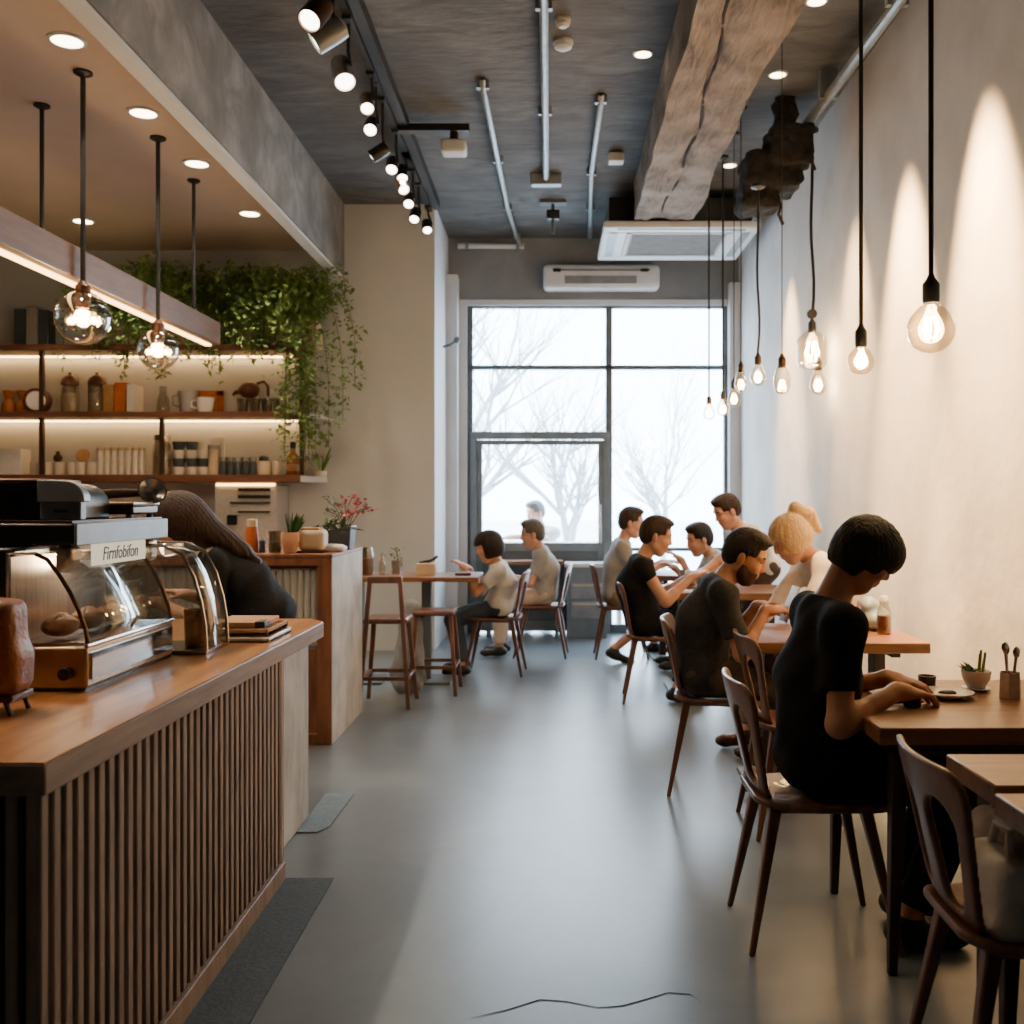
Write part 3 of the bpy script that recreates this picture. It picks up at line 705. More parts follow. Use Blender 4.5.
for px, py, lab, tx, ty, mt in SPOTS:
    x = -1.16 if px < 420 else -1.14
    Y = min(9.15, -x * 1000 / (VX - px)); p = P(px, py, Y)
    t = thing('track_spotlight', lab + '', 'spotlight', p, 'spotlights on the track')
    d = Vector((tx * .5, -.75 + ty * .4, -.8)).normalized(); sc_ = 1.35 if py < 80 else 1.0
    if tx < -.7: d = Vector((-.8, -.1, -.55)).normalized()
    a, b = p - d * .07 * sc_, p + d * .05 * sc_
    h = obj('housing', MB().lathe([(u_ * sc_, w_ * sc_) for u_, w_ in [(.02, -.01), (.042, 0), (.045, .03), (.045, .125), (.04, .127), (.036, .11)]], a, 18, d), M[mt], t)
    obj('lens', MB().cyl(b - d * .006, b - d * .002, .037 * sc_, n=18), M['spot_lens'], t)
    L = bpy.data.lights.new('spot_lamp', 'SPOT'); L.energy = 9; L.color = (1, .92, .82); L.spot_size = 1.5; L.spot_blend = .7; L.shadow_soft_size = .03
    lo_ = bpy.data.objects.new('lamp', L); COL.objects.link(lo_); lo_.parent = t; lo_.location = b + d * .012 - p; lo_.rotation_euler = (d * .35 + Vector((-.12, -.25, -.8))).to_track_quat('-Z', 'Y').to_euler()
    obj('stem', MB().tube([(-1.13, Y, 4.06), (-1.13, Y, min(4.0, p.z + .12)), tuple(p + Vector((.045, 0, .02)))], .01, 8), M['black'], t)
    obj('adapter', MB().box((-1.155, Y - .06, 4.03), (-1.105, Y + .06, 4.06)), M['black'], t)

# =================================================================== PENDANT BULBS ON THE RIGHT
def pendant(px, py, Y, r, label, shape='globe', socket='black', power=6, cord=.006, cordtop=None, wob=0.0, hook=False):
    p = P(px, py, Y); top = CH if cordtop is None else cordtop
    t = thing('pendant_bulb', label, 'pendant lamp', (p.x, p.y, top), 'bulbs hanging along the right wall')
    sh = {'globe': [(.2, 1.25), (.26, 1.1), (.55, .86), (.86, .5), (1.0, .05), (.95, -.35), (.75, -.72), (.42, -.95), (0, -1.04)],
          'pear': [(.42, 1.9), (.48, 1.5), (.75, .95), (.98, .35), (1.0, -.1), (.85, -.55), (.5, -.9), (0, -1.02)],
          'jar': [(.35, 1.45), (.5, 1.3), (.9, .95), (1.0, .6), (1.0, -.5), (.85, -.85), (.4, -1.05), (0, -1.08)],
          'tube': [(.5, 2.2), (.7, 1.7), (.95, .8), (1.0, 0), (.8, -.7), (.4, -1.0), (0, -1.06)]}[shape]
    zt = sh[0][1] * r
    obj('bulb_glass', MB().lathe([(a * r, b * r) for a, b in sh][::-1], p, 24), M['bulb_glass'], t)
    sr = max(.02, min(.028, r * .45)); sz = .085 if r > .05 else .07
    obj('socket', MB().lathe([(sr * .9, 0), (sr, .01), (sr, sz * .75), (sr * .55, sz * .95), (.008, sz * 1.15)], p + Vector((0, 0, zt - .012)), 16), M[socket], t)
    fil = MB(); s = r * (.34 if Y < 6 else .46)
    for k in range(5):
        a = 2 * PI * k / 5; fil.tube([p + Vector((s * math.cos(a) * .5, s * math.sin(a) * .5, s * 1.6)), p + Vector((s * math.cos(a), s * math.sin(a), 0)), p + Vector((s * math.cos(a + .6) * .5, s * math.sin(a + .6) * .5, -s * 1.2))], max(.0035, r * .05), 6)
    obj('filament', fil, M['filament'], t)
    z0 = p.z + zt + sz; pts = [(p.x, p.y, z0)]; n = 10
    for i in range(1, n + 1):
        u = i / n; w = wob * math.sin(u * 9) * (1 - u)
        pts.append((p.x + w, p.y, z0 + (top - z0) * u))
    if hook:
        obj('pulley', MB().lathe([(.02, -.012), (.034, -.012), (.028, 0), (.034, .012), (.02, .012)], (p.x, p.y, z0 + .03), 18, (0, 1, 0)), M['black'], t)
    obj('cord', MB().tube(pts, cord, 8), M['black'], t)
    cw = .045 if top > 3 else .014
    obj('ceiling_cup', MB().lathe([(cw, 0), (cw, -.02), (.012, -.035)][::-1], (p.x, p.y, top), 16), M['black'], t)
    if power:
        L = bpy.data.lights.new('bulb_lamp', 'POINT'); L.energy = power * 2.2; L.color = (1.0, .74, .42); L.shadow_soft_size = max(.02, r * .6)
        o = bpy.data.objects.new('lamp', L); COL.objects.link(o); o.parent = t; o.location = p - t.location
pendant(931, 329, 3.35, .079, 'large round clear bulb nearest the viewer on a thick black cord', 'globe', power=7, cord=.009)
pendant(861, 361, 4.1, .055, 'small round bulb second from the viewer on a black cord', 'globe', power=5, cord=.009)
pendant(812, 353, 6.95, .108, 'big jar-shaped clear bulb on a twisted cord with a black pulley', 'jar', power=5, wob=.016, hook=True, cord=.011, cordtop=3.98)
pendant(818, 386, 6.95, .062, 'narrow bulb peeking out below the jar-shaped bulb', 'pear', power=3, cordtop=2.38, cord=.005)
pendant(782, 385, 5.7, .05, 'bulb with a bronze socket beside the jar-shaped bulb', 'tube', 'bronze', 4, cord=.003)
pendant(758, 378, 6.4, .05, 'bulb on a knotted dark cord hanging from the dark duct lump', 'pear', 'bronze', 4, cord=.008, wob=.012, cordtop=3.42)
pendant(741, 385, 7.0, .045, 'bulb with a dark socket fourth from the window', 'tube', 'bronze', 4, cord=.004)
pendant(734, 400, 7.5, .05, 'glowing bulb third from the window', 'pear', power=4, cord=.004)
pendant(723, 410, 8.0, .05, 'glowing bulb second from the window, on a thick cord', 'pear', power=4, cord=.009)
pendant(709, 414, 8.5, .05, 'glowing bulb nearest the window on a thin cord', 'pear', 'bronze', 4, cord=.009)

# =================================================================== LINEAR LAMP AND GLASS GLOBES ABOVE THE COUNTER
t = thing('linear_lamp', 'long wooden beam lamp hung on black rods above the counter, warm strip below', 'lamp', (-2.62, 5.4, 2.6))
bx = (-2.70, -2.58); ya, yb = 2.6, 7.76
obj('beam', MB().box((bx[0], ya, 2.60), (bx[1], yb, 2.775)), M['lamp_beam'], t, bevel=.006)
obj('light_strip', MB().box((bx[0] + .02, ya + .03, 2.588), (bx[0] + .065, yb - .05, 2.602)), M['led_beam'], t)
for x, y in ((-2.605, 7.25), (-3.0, 5.87)):
    r = obj('hanging_rod', MB().cyl((x, y, 2.77), (x, y, 3.72), .013, n=10), M['black'], t)
    obj('ceiling_cup', MB().lathe([(.012, -.03), (.045, -.012), (.045, 0)], (x, y, 3.72), 16), M['black'], r)
obj('cross_bar', MB().box((-3.03, 5.85, 2.76), (-2.62, 5.89, 2.79)), M['black'], t)
def globe(px, py, Y, r, label):
    p = P(px, py, Y); t = thing('glass_globe_pendant', label, 'pendant lamp', (p.x, p.y, 3.72), 'glass globes above the counter')
    x = p.x; g = MB().lathe([(r * math.sin(a), -r * math.cos(a)) for a in [PI * i / 18 for i in range(0, 17)]], p, 28)
    obj('globe', g, M['jar_glass'], t)
    obj('socket', MB().lathe([(.03, 0), (.04, .02), (.04, .12), (.014, .15)], p + Vector((0, 0, r * .35)), 18), M['bronze'], t)
    for sx in (-1, 1):
        fb = p + Vector((sx * r * .42, 0, -r * .1)); obj('filament', MB().sphere(fb, r * .13, 12, 8), M['filament'], t)
        obj('bulb', MB().sphere(fb, (r * .27, r * .27, r * .3), 16, 10), M['bulb_glass'], t)
    obj('hanging_rod', MB().cyl((x, p.y, p.z + r * .35 + .13), (x, p.y, 3.72), .014, n=10), M['black'], t)
    obj('ceiling_cup', MB().lathe([(.014, -.03), (.05, -.012), (.05, 0)], (x, p.y, 3.72), 16), M['black'], t)
    L = bpy.data.lights.new('globe_lamp', 'POINT'); L.energy = 40; L.color = (1, .74, .44); L.shadow_soft_size = .05
    o = bpy.data.objects.new('lamp', L); COL.objects.link(o); o.parent = t; o.location = p - t.location
globe(83, 318, 5.42, .145, 'larger clear glass globe with two glowing bulbs under the beam lamp')
globe(158, 350, 6.4, .128, 'smaller clear glass globe lamp under the far end of the beam lamp')
# =================================================================== SHELVES
def shelf(z, label, xr, chamf, pale=False, led=True, th=.05):
    t = thing('wall_shelf', label, 'shelf', (-3.6, YW, z), 'wooden wall shelves')
    yf = YW - .44
    poly = [(-5.75, YW), (-5.75, yf), (xr - chamf, yf), (xr, YW)] if chamf else [(-5.75, YW), (-5.75, yf), (xr, yf), (xr, YW)]
    obj('board', MB().prism(poly, 'z', z - th, z), M['shelf_wood'], t, bevel=.004)
    if led:
        s = MB().box((-5.7, YW - .06, z - th - .012), (xr - .16, YW - .035, z - th - .001))
        obj('light_strip', s, M['led'], t)
    if pale:
        obj('pale_end', MB().prism([(xr, YW), (xr, yf + .05), (xr + .15, YW - .12), (xr + .15, YW)], 'z', z - th, z - .01), M['trim_white'], t)
S1, S2, S3 = 2.78, 2.185, 1.625
shelf(S1, 'topmost wooden wall shelf, under the hanging plants, warm strip beneath', -2.22, .26)
shelf(S2, 'middle wooden wall shelf with jars and an orange frame, warm strip beneath', -2.2, .2, True)
shelf(S3, 'lowest wooden wall shelf with stacked cups and bottles', -2.25, 0, True, led=False, th=.065)
for px, lab in ((42, 'leftmost dark upright post of the wall shelves'), (162, 'middle dark upright post behind the cups'), (302, 'right end dark upright post of the wall shelves')):
    x = (px - VX) / 1000 * (YW - .3)
    o = MB()
    for a, b in (((S3, S2 - .05), (S2, S1 - .05)) if px != 162 else ((S3, S2 - .05),)): o.box((x - .018, YW - .32, a), (x + .018, YW - .28, b))
    if px == 162: o.box((x - .018, YW - .32, S3 - .45), (x + .018, YW - .28, S3 - .065))
    tag(obj('shelf_post', o, M['dark_wood']), lab, 'post', 'posts of the wall shelves')
YS = YW - .22
def sx(px, y=None): return (px - VX) / 1000 * (YS if y is None else y)
K = YS / 1000   # metres per pixel at shelf depth

def item(name, label, cat, px, z, prof, mat, group=None, y=None, n=20, cap=None, capm='dark_wood'):
    """a turned item: profile in pixels (radius, height)"""
    x = sx(px, y); yy = YS if y is None else y; k = yy / 1000
    t = thing(name, label, cat, (x, yy, z), group)
    obj('body', MB().lathe([(a * k, b * k) for a, b in prof], (x, yy, z), n), M[mat], t)
    if cap: obj('lid', MB().lathe([(a * k, b * k) for a, b in cap], (x, yy, z), n), M[capm], t)
    return t
def boxitem(name, label, cat, px0, px1, z, h, mat, depth=.14, group=None, y=None, bevel=.004):
    yy = YS if y is None else y; k = yy / 1000
    return tag(obj(name, MB().box((sx(px0, yy), yy - depth / 2, z), (sx(px1, yy), yy + depth / 2, z + h * k)), M[mat], bevel=bevel), label, cat, group)
# --- top shelf
for i, (a, b, h, m) in enumerate(((18, 29, 38, 'planter_slate'), (30, 41, 40, 'cloth_ltgrey'), (42, 52, 37, 'planter_slate'))):
    boxitem('storage_box', ('dark grey upright box on the top shelf, leftmost of three', 'pale grey upright box on the top shelf, between two dark ones', 'dark grey upright box on the top shelf, rightmost of three')[i], 'box', a, b, S1, h, m, group='boxes on the top shelf')
for i, (a, b) in enumerate(((203, 212), (213, 224), (245, 254), (256, 268), (270, 277))):
    boxitem('storage_canister', 'pale canister half hidden behind the hanging plants, %s' % ('leftmost', 'second from the left', 'in the middle', 'second from the right', 'rightmost')[i], 'canister', a, b, S1, 30 + 4 * (i % 2), 'cream', .1, 'canisters on the top shelf')
# --- middle shelf
for px, lab in ((9, 'brown glass jar at the left edge of the middle shelf'), (23, 'brown hourglass-shaped coffee maker on the middle shelf')):
    item('coffee_jar', lab, 'jar', px, S2, [(6, 0), (7, 3), (6.5, 9), (3.5, 14), (6.5, 22), (6, 23)], 'amber', 'brown jars on the middle shelf')
x = sx(38); t = thing('table_clock', 'round cream-faced clock lying in a brown ring on the middle shelf', 'clock', (x, YS, S2))
obj('ring', MB().cyl((x, YS - .07, S2 + .115), (x, YS + .05, S2 + .115), .112, n=28), M['brown_dish'], t, bevel=.01)
obj('face', MB().cyl((x + .02, YS - .085, S2 + .11), (x + .02, YS - .068, S2 + .11), .085, n=28), M['ceramic'], t)
for px, lab in ((70, 'tall glass jar with a domed brown lid on the middle shelf, left of its twin'), (97, 'tall glass jar with a domed brown lid on the middle shelf, right of its twin')):
    t = item('domed_jar', lab, 'jar', px, S2, [(8, 0), (8.5, 2), (8.5, 27), (7.5, 29)], 'jar_glass', 'domed jars on the middle shelf', cap=[(8.5, 28), (8.8, 31), (7.5, 35), (4, 38), (1.5, 39), (1.5, 41), (0, 41.5)], capm='brown_dish')
    obj('contents', MB().cyl((sx(px), YS, S2 + .01), (sx(px), YS, S2 + 20 * K), 7.6 * K), M['cream'], t)
boxitem('cookbook', 'tan book standing on the middle shelf beside the domed jars', 'book', 108, 118, S2, 28, 'kraft', .2, 'books on the middle shelf')
boxitem('cookbook', 'orange brown book standing on the middle shelf', 'book', 119, 130, S2, 30, 'orange', .2, 'books on the middle shelf')
boxitem('cookbook', 'white book standing on the middle shelf', 'book', 131, 139, S2, 28, 'paper', .2, 'books on the middle shelf')
item('glass_carafe', 'slim clear carafe alone on the middle shelf', 'carafe', 163, S2, [(6.5, 0), (7, 2), (6, 14), (3.5, 20), (4, 27)], 'jar_glass')
def mug(px, label, mat, r, h, name='mug', z=S2, group='cups on the middle shelf', yoff=0, side=-1):
    y = YS + yoff; x = sx(px, y); t = thing(name, label, 'cup', (x, y, z), group)
    obj('bowl', MB().lathe([(r * .62 * K, 0), (r * .75 * K, 1 * K), (r * K, h * K), (r * .9 * K, h * K), (r * .6 * K, 2 * K), (0, 2 * K)], (x, y, z), 22), M[mat], t)
    hp = [(x + side * r * .85 * K, y, z + h * .85 * K), (x + side * r * 1.5 * K, y, z + h * .8 * K), (x + side * r * 1.5 * K, y, z + h * .4 * K), (x + side * r * .8 * K, y, z + h * .3 * K)]
    obj('handle', MB().tube(hp, 1 * K, 8), M[mat], t)
mug(188, 'grey cup with a handle on the middle shelf', 'cloth_ltgrey', 10, 22)
t = thing('orange_frame', 'orange square frame leaning on the wall behind a white cup', 'frame', (sx(209), YS + .1, S2))
f = MB(); a, b = sx(195, YS + .1), sx(223, YS + .1); h = 24 * K
f.box((a, YS + .08, S2), (a + .05, YS + .12, S2 + h)); f.box((b - .05, YS + .08, S2), (b, YS + .12, S2 + h)); f.box((a, YS + .08, S2 + h - .05), (b, YS + .12, S2 + h)); f.box((a, YS + .08, S2), (b, YS + .12, S2 + .04))
obj('border', f, M['orange'], t); obj('picture', MB().box((a + .04, YS + .1, S2 + .03), (b - .04, YS + .115, S2 + h - .04)), M['kraft'], t)
mug(205, 'white cup in front of the orange frame', 'ceramic', 9, 15, yoff=-.06)
GL = [(4.5, 0), (5, 1), (6, 15), (5.4, 15), (4.4, 2), (0, 2)]
for i, px in enumerate((243, 255, 267, 279)):
    item('drinking_glass', 'clear glass at the right end of the middle shelf, %s of four' % ('leftmost', 'second', 'third', 'rightmost')[i], 'glass', px, S2, GL, 'jar_glass', 'glasses on the middle shelf')
x = sx(249); t = thing('brown_teapot', 'round brown teapot resting on top of the clear glasses', 'teapot', (x, YS, S2 + 15 * K))
obj('pot', MB().sphere((x, YS, S2 + 23.5 * K), (11 * K, 9 * K, 8.4 * K), 20, 14), M['brown_dish'], t)
obj('spout', MB().tube([(x - 9 * K, YS, S2 + 22 * K), (x - 14 * K, YS, S2 + 21 * K), (x - 16 * K, YS, S2 + 18 * K)], [3 * K, 2 * K, 1.6 * K], 8), M['brown_dish'], t)
obj('handle', MB().tube([(x + 8 * K, YS, S2 + 30 * K), (x + 15 * K, YS, S2 + 32 * K), (x + 19 * K, YS, S2 + 27 * K), (x + 19 * K, YS, S2 + 17 * K)], 1.6 * K, 8), M['brown_dish'], t)
# --- lowest shelf
for a, b, h, lab in ((-14, 3, 25, 'white book at the left picture edge of the lowest shelf'), (5, 26, 26, 'wide white book standing on the lowest shelf')):
    boxitem('white_book', lab, 'book', a, b, S3, h, 'paper', .18, 'white books on the lowest shelf')
SG = [(5, 0), (5.4, 1), (5.8, 13), (5.1, 13), (4.6, 2), (0, 2)]
for i, px in enumerate((36, 48, 60, 72, 81, 92)):
    item('small_cup', 'small pale cup on the lowest shelf, %s of a row of six' % ('first from the left', 'second', 'third', 'fourth', 'fifth', 'last')[i], 'cup', px, S3, SG, 'ceramic', 'row of small pale cups')
x = sx(58); t = thing('dark_figurine', 'small dark round pot perched on the row of pale cups', 'pot', (x, YS, S3 + 13 * K))
obj('body', MB().sphere((x, YS, S3 + 17.2 * K), 4.4 * K, 14, 10), M['food_dark'], t); obj('neck', MB().cyl((x, YS, S3 + 21 * K), (x, YS, S3 + 24 * K), 2 * K), M['food_dark'], t)
x = sx(85); t = thing('round_trivet', 'round tan trivet leaning on top of the small pale cups', 'trivet', (x, YS, S3 + 13 * K))
obj('disc', MB().cyl((x - .03, YS + .02, S3 + 19.5 * K), (x + .0, YS - .03, S3 + 20 * K), 6.3 * K, n=24), M['kraft'], t); obj('knob', MB().cyl((x, YS - .03, S3 + 20 * K), (x + .01, YS - .05, S3 + 20 * K), 1.6 * K), M['kraft'], t)
for i, px in enumerate((100, 107, 114, 121, 128, 135, 142)):
    item('milk_bottle', 'pale upright bottle in the close row on the lowest shelf, number %s from the left' % ('one', 'two', 'three', 'four', 'five', 'six', 'seven')[i], 'bottle', px, S3, [(3.1, 0), (3.3, 1), (3.3, 17), (2.6, 21), (2.6, 25), (0, 25)], 'ceramic', 'row of pale bottles on the lowest shelf', cap=[(3, 24.5), (3, 27.5), (0, 27.6)], capm='cream')
t = item('glass_jar', 'tall clear jar with coffee on the lowest shelf, in front of the middle post', 'jar', 162, S3, [(8.5, 0), (9, 2), (9, 30), (7.5, 34), (7.5, 36)], 'jar_glass', cap=[(8, 35), (8, 40), (0, 40.5)], capm='steel')
obj('contents', MB().cyl((sx(162), YS, S3 + .012), (sx(162), YS, S3 + 20 * K), 8 * K), M['cream'], t)
CUP = [(4.6, 0), (5, 1), (6.6, 8.2), (6, 8.2), (4.5, 1.6), (0, 1.6)]
for c, px in enumerate((179, 192, 203)):
    n = (4, 4, 3)[c]
    for k in range(n):
        item('espresso_cup', '%s cup in the %s stack of cups on the lowest shelf, %s' % (('white', 'dark')[k % 2], ('left', 'middle', 'right')[c], ('at the bottom', 'second up', 'third up', 'on top')[k]), 'cup', px, S3 + k * 8.4 * K, CUP, 'ceramic' if k % 2 == 0 else 'planter_slate', 'stacked cups on the lowest shelf')
item('tall_canister', 'tall cream canister right of the stacked cups', 'canister', 213.5, S3, [(4.8, 0), (5, 1), (5, 27), (0, 27)], 'cream', cap=[(5.3, 26), (5.3, 30), (0, 30.4)], capm='cloth_ltgrey')
boxitem('white_card', 'white card standing behind the cream canister', 'card', 212, 225, S3, 38, 'paper', .02, y=YW - .06)
for i, px in enumerate((223, 230.5, 238, 245.5, 253)):
    item('dark_jar', 'small dark jar on the lowest shelf, %s in the row of five' % ('first from the left', 'second', 'third', 'fourth', 'fifth')[i], 'jar', px, S3, [(3.1, 0), (3.5, 1), (3.5, 12), (2.8, 14)], 'planter_slate', 'row of dark jars on the lowest shelf', cap=[(3.6, 14), (3.6, 18), (0, 18.2)], capm='cloth_ltgrey')
item('sugar_pot', 'cream pot with a dark lid right of the dark jars', 'pot', 264, S3, [(6, 0), (6.8, 1), (6.8, 12), (5.5, 14)], 'cream', cap=[(5, 14), (5, 18), (3, 19.5), (0, 19.6)], capm='black_plastic')
item('candle', 'plain cream candle between the lidded pot and the amber bottle', 'candle', 276, S3, [(3.4, 0), (3.5, 1), (3.5, 13.5), (2.8, 14.5), (0, 14)], 'cream')
t = item('amber_bottle', 'amber bottle with a dark stopper at the right end of the lowest shelf', 'bottle', 293, S3, [(6.2, 0), (6.6, 1), (6.6, 14), (5.8, 19), (2.4, 23), (2.4, 27)], 'amber', cap=[(2.8, 27), (3, 33), (0, 34)], capm='black_plastic')
obj('label_band', MB().cyl((sx(293), YS, S3 + 4 * K), (sx(293), YS, S3 + 11 * K), 6.75 * K, n=24, caps=False), M['kraft'], t)

def leaf_quad(mb, p, d, L, w, up=None):
    d = Vector(d).normalized(); a = Vector((0, 0, 1)) if up is None else Vector(up)
    s = d.cross(a); s = s.normalized() if s.length > 1e-4 else Vector((1, 0, 0))
    n = s.cross(d) * (L * .12)
    mb.add([p, p + d * L * .45 + s * w + n, p + d * L, p + d * L * .45 - s * w + n], [(0, 1, 2, 3)])
def spiky(mb, base, n, h, w, spread, R):
    for i in range(n):
        a = R.uniform(0, 2 * PI); s = R.uniform(.2, 1) * spread; hh = h * R.uniform(.65, 1)
        d = Vector((math.cos(a) * s, math.sin(a) * s, 1)).normalized(); side = d.cross(Vector((math.sin(a), -math.cos(a), .2))).normalized()
        p = Vector(base) + Vector((math.cos(a), math.sin(a), 0)) * .012
        rows = []
        for j in range(6):
            u = j / 5; q = p + d * hh * u + Vector((math.cos(a), math.sin(a), 0)) * s * .06 * u * u; ww = w * math.sin(PI * (.18 + .8 * u)) if u < 1 else .001
            rows.append([q - side * ww, q + Vector((math.cos(a), math.sin(a), 0)) * -.003, q + side * ww])
        mb.sheet(rows)
R = random.Random(5)
x = sx(318); z = S3 - .01; t = thing('small_plant', 'small grassy plant on the pale end of the lowest shelf', 'plant', (x, YW - .1, z))
obj('pot', MB().lathe([(.035, 0), (.05, .01), (.055, .05), (.045, .05), (0, .045)], (x, YW - .1, z)), M['ceramic'], t)
m = MB(); spiky(m, (x, YW - .1, z + .045), 12, .24, .012, .45, R); obj('foliage', m, M['leaf'], t)

def hanging_plant(x0, x1, z, label, n_trail, drop, seed, dropr):
    R = random.Random(seed); cx = (x0 + x1) / 2; yc = YW - .2
    t = thing('trailing_plant', label, 'plant', (cx, yc, S1), 'trailing plants on the top shelf')
    obj('planter', MB().box((x0 + .12, yc - .13, S1), (x1 - .12, yc + .13, S1 + .24)), M['cream'], t, bevel=.015)
    obj('soil', MB().box((x0 + .15, yc - .1, S1 + .2), (x1 - .15, yc + .1, S1 + .245)), M['soil'], t)
    lf = MB(); st = MB()
    for i in range(n_trail):
        b = Vector((R.uniform(x0 + .18, x1 - .18), yc + R.uniform(-.09, .09), S1 + .23))
        a = R.uniform(0, 2 * PI); out = Vector((math.cos(a) * .9, -abs(math.sin(a)) * .8 - .05, 0))
        up = R.uniform(.25, 1.0) * (z - S1 - .28); dr = 0 if i % 3 else drop * R.uniform(.3, 1)
        u = (b.x + out.x * .3 - x0) / (x1 - x0)
        if dropr: dr = (drop * R.uniform(.5, 1) if u > .62 else drop * .35 * R.uniform(.2, 1)) if i % 3 == 0 else 0
        pts = []; steps = 10; ln = R.uniform(.25, .55)
        for k in range(steps + 1):
            s = k / steps
            pts.append(b + out * ln * min(1, s * 1.3) + Vector((0, 0, up * math.sin(min(1, s * 1.4) * PI * .55) - (dr + up * .6) * max(0, s - .35) ** 1.4 / .55)))
        pts = [Vector((q.x, min(q.y, YW - .02), min(q.z, 3.68))) for q in pts]
        st.tube(pts, .0035, 4)
        for k in range(1, steps + 1):
            L = (pts[k] - pts[k - 1]).length; cnt = max(4, int(L / .013))
            for q in range(cnt):
                pp = pts[k - 1].lerp(pts[k], R.random()) + Vector((R.gauss(0, .036), R.gauss(0, .03), R.gauss(0, .036)))
                if pp.y > YW - .01: continue
                leaf_quad(lf, pp, (R.uniform(-1, 1), R.uniform(-1, .4), R.uniform(-.9, .5)), R.uniform(.045, .075), R.uniform(.014, .023), (R.uniform(-.5, .5), R.uniform(-1, 0), 1))
    obj('stems', st, M['stem'], t); obj('foliage', lf, M['leaf'], t, smooth=0)
hanging_plant(-4.15, -3.0, 3.62, 'bushy trailing plant on the top shelf, left of the other one', 170, .6, 4, False)
hanging_plant(-2.95, -2.0, 3.6, 'trailing plant at the right end of the top shelf with long hanging vines', 170, 1.5, 9, True)

# grey appliance with dark slots under the lowest shelf, standing on a worktop along the wall
t = thing('back_cabinet', 'low pale cabinet along the wall under the shelves, mostly hidden', 'cabinet', (-3.7, YW - .3, 0))
obj('carcass', MB().box((-5.7, YW - .6, 0), (-2.25, YW - .003, .96)), M['pale_wood'], t); obj('counter_top', MB().box((-5.75, YW - .63, .96), (-2.2, YW - .003, 1.0)), M['oak'], t)
a, b = sx(222), sx(283); za, zb = 1.0, S3 - .09
t = thing('wall_oven', 'grey appliance with dark slots under the lowest shelf', 'appliance', ((a + b) / 2, YW - .2, za))
obj('body', MB().box((a, YW - .42, za), (b, YW - .02, zb)), M['cloth_ltgrey'], t, bevel=.01)
for px0, px1, py, h in ((238, 270, 488, 3.2), (238, 270, 495, 3.4), (230, 270, 502, 1.8), (238, 270, 511, 1.6)):
    k = (YW - .43) / 1000; zz = CAMZ - (py - VY) * k
    obj('slot', MB().box(((px0 - VX) * k, YW - .432, zz - h * k), ((px1 - VX) * k, YW - .41, zz)), M['black_plastic'], t)
k = (YW - .43) / 1000
obj('display', MB().box(((227 - VX) * k, YW - .432, CAMZ - 25 * k), ((237 - VX) * k, YW - .41, CAMZ - 15 * k)), M['black_plastic'], t)
obj('light_strip', MB().box((a + .02, YW - .44, zb - .01), (b - .02, YW - .4, zb + .012)), M['led_beam'], t)

# =================================================================== SERVICE COUNTER
t = thing('service_counter', 'dark slatted serving counter in the left foreground', 'counter', (-1.8, 2.8, 0))
obj('carcass', MB().box((-2.55, 1.99, 0), (-1.03, 3.68, .835)), M['slat_back'], t)
s = MB(); n = 35
for i in range(n):
    y = 1.965 + (3.665 - 1.965) * i / (n - 1); s.box((-1.03, y - .0145, .07), (-.998, y + .0145, .835))
for i in range(38):
    x = -2.53 + (1.51) * i / 37; s.box((x - .0125, 1.955, .07), (x + .0125, 1.99, .835))
obj('slat_panel', s, M['slat'], t, bevel=.003, seg=1)
obj('plinth', MB().box((-2.55, 1.95, 0), (-.985, 3.685, .07)), M['slat'], t, bevel=.003)
obj('corner_post', MB().box((-1.035, 3.665, .07), (-.996, 3.70, .835)), M['slat'], t)
t = thing('counter_worktop', 'thick wooden worktop lying on the slatted counter', 'worktop', (-1.8, 3.0, .835))
obj('slab', MB().prism([(-2.6, 1.9), (-.965, 1.9), (-.945, 4.12), (-1.02, 4.22), (-2.6, 4.22)], 'z', .836, .897), M['oak_edge'], t, bevel=.004)
obj('surface', MB().prism([(-2.597, 1.903), (-.968, 1.903), (-.948, 4.12), (-1.022, 4.217), (-2.597, 4.217)], 'z', .8955, .90), M['oak'], t)
tag(obj('counter_end_block', MB().box((-1.9, 3.70, 0), (-1.08, 4.42, .834)), M['whitewash'], bevel=.006), 'whitewashed block under the far end of the worktop', 'counter block')
tag(obj('floor_shading', MB().box((-.985, .6, 0), (-.81, 3.69, .006)), M['shade_dark']), 'long dark grey strip standing in for shade along the slatted counter', 'mat', 'shade strips on the floor')  # thin sheet added where the floor only looks shadowed
tag(obj('floor_shading', MB().prism([(-1.08, 4.2), (-.99, 4.2), (-.955, 4.28), (-.945, 4.76), (-1.08, 4.76)], 'z', 0, .006), M['shade_grey']), 'short pale blue-grey strip standing in for shade beside the whitewashed block', 'mat', 'shade strips on the floor')  # second added sheet, again for a shadow-like floor tone

# display case on the worktop
ZT = .90
t = thing('display_case', 'curved glass pastry display case on a steel base on the wooden worktop', 'display case', (-1.32, 2.9, ZT))
obj('base', MB().box((-1.43, 2.60, ZT + .008), (-1.212, 3.19, ZT + .117)), M['steel_warm'], t, bevel=.008)
obj('plinth', MB().box((-1.425, 2.605, ZT), (-1.218, 3.185, ZT + .012)), M['black_plastic'], t)
obj('knob', MB().cyl((-1.262, 2.60, ZT + .05), (-1.262, 2.575, ZT + .05), .017, n=18), M['black_plastic'], t, bevel=.003)
obj('side_strip', MB().box((-1.212, 2.62, ZT + .03), (-1.206, 3.17, ZT + .1)), M['chrome'], t)
prof = [(-1.213, ZT + .117), (-1.222, ZT + .165), (-1.24, ZT + .215), (-1.262, ZT + .26), (-1.29, ZT + .305), (-1.322, ZT + .345), (-1.35, ZT + .358)]
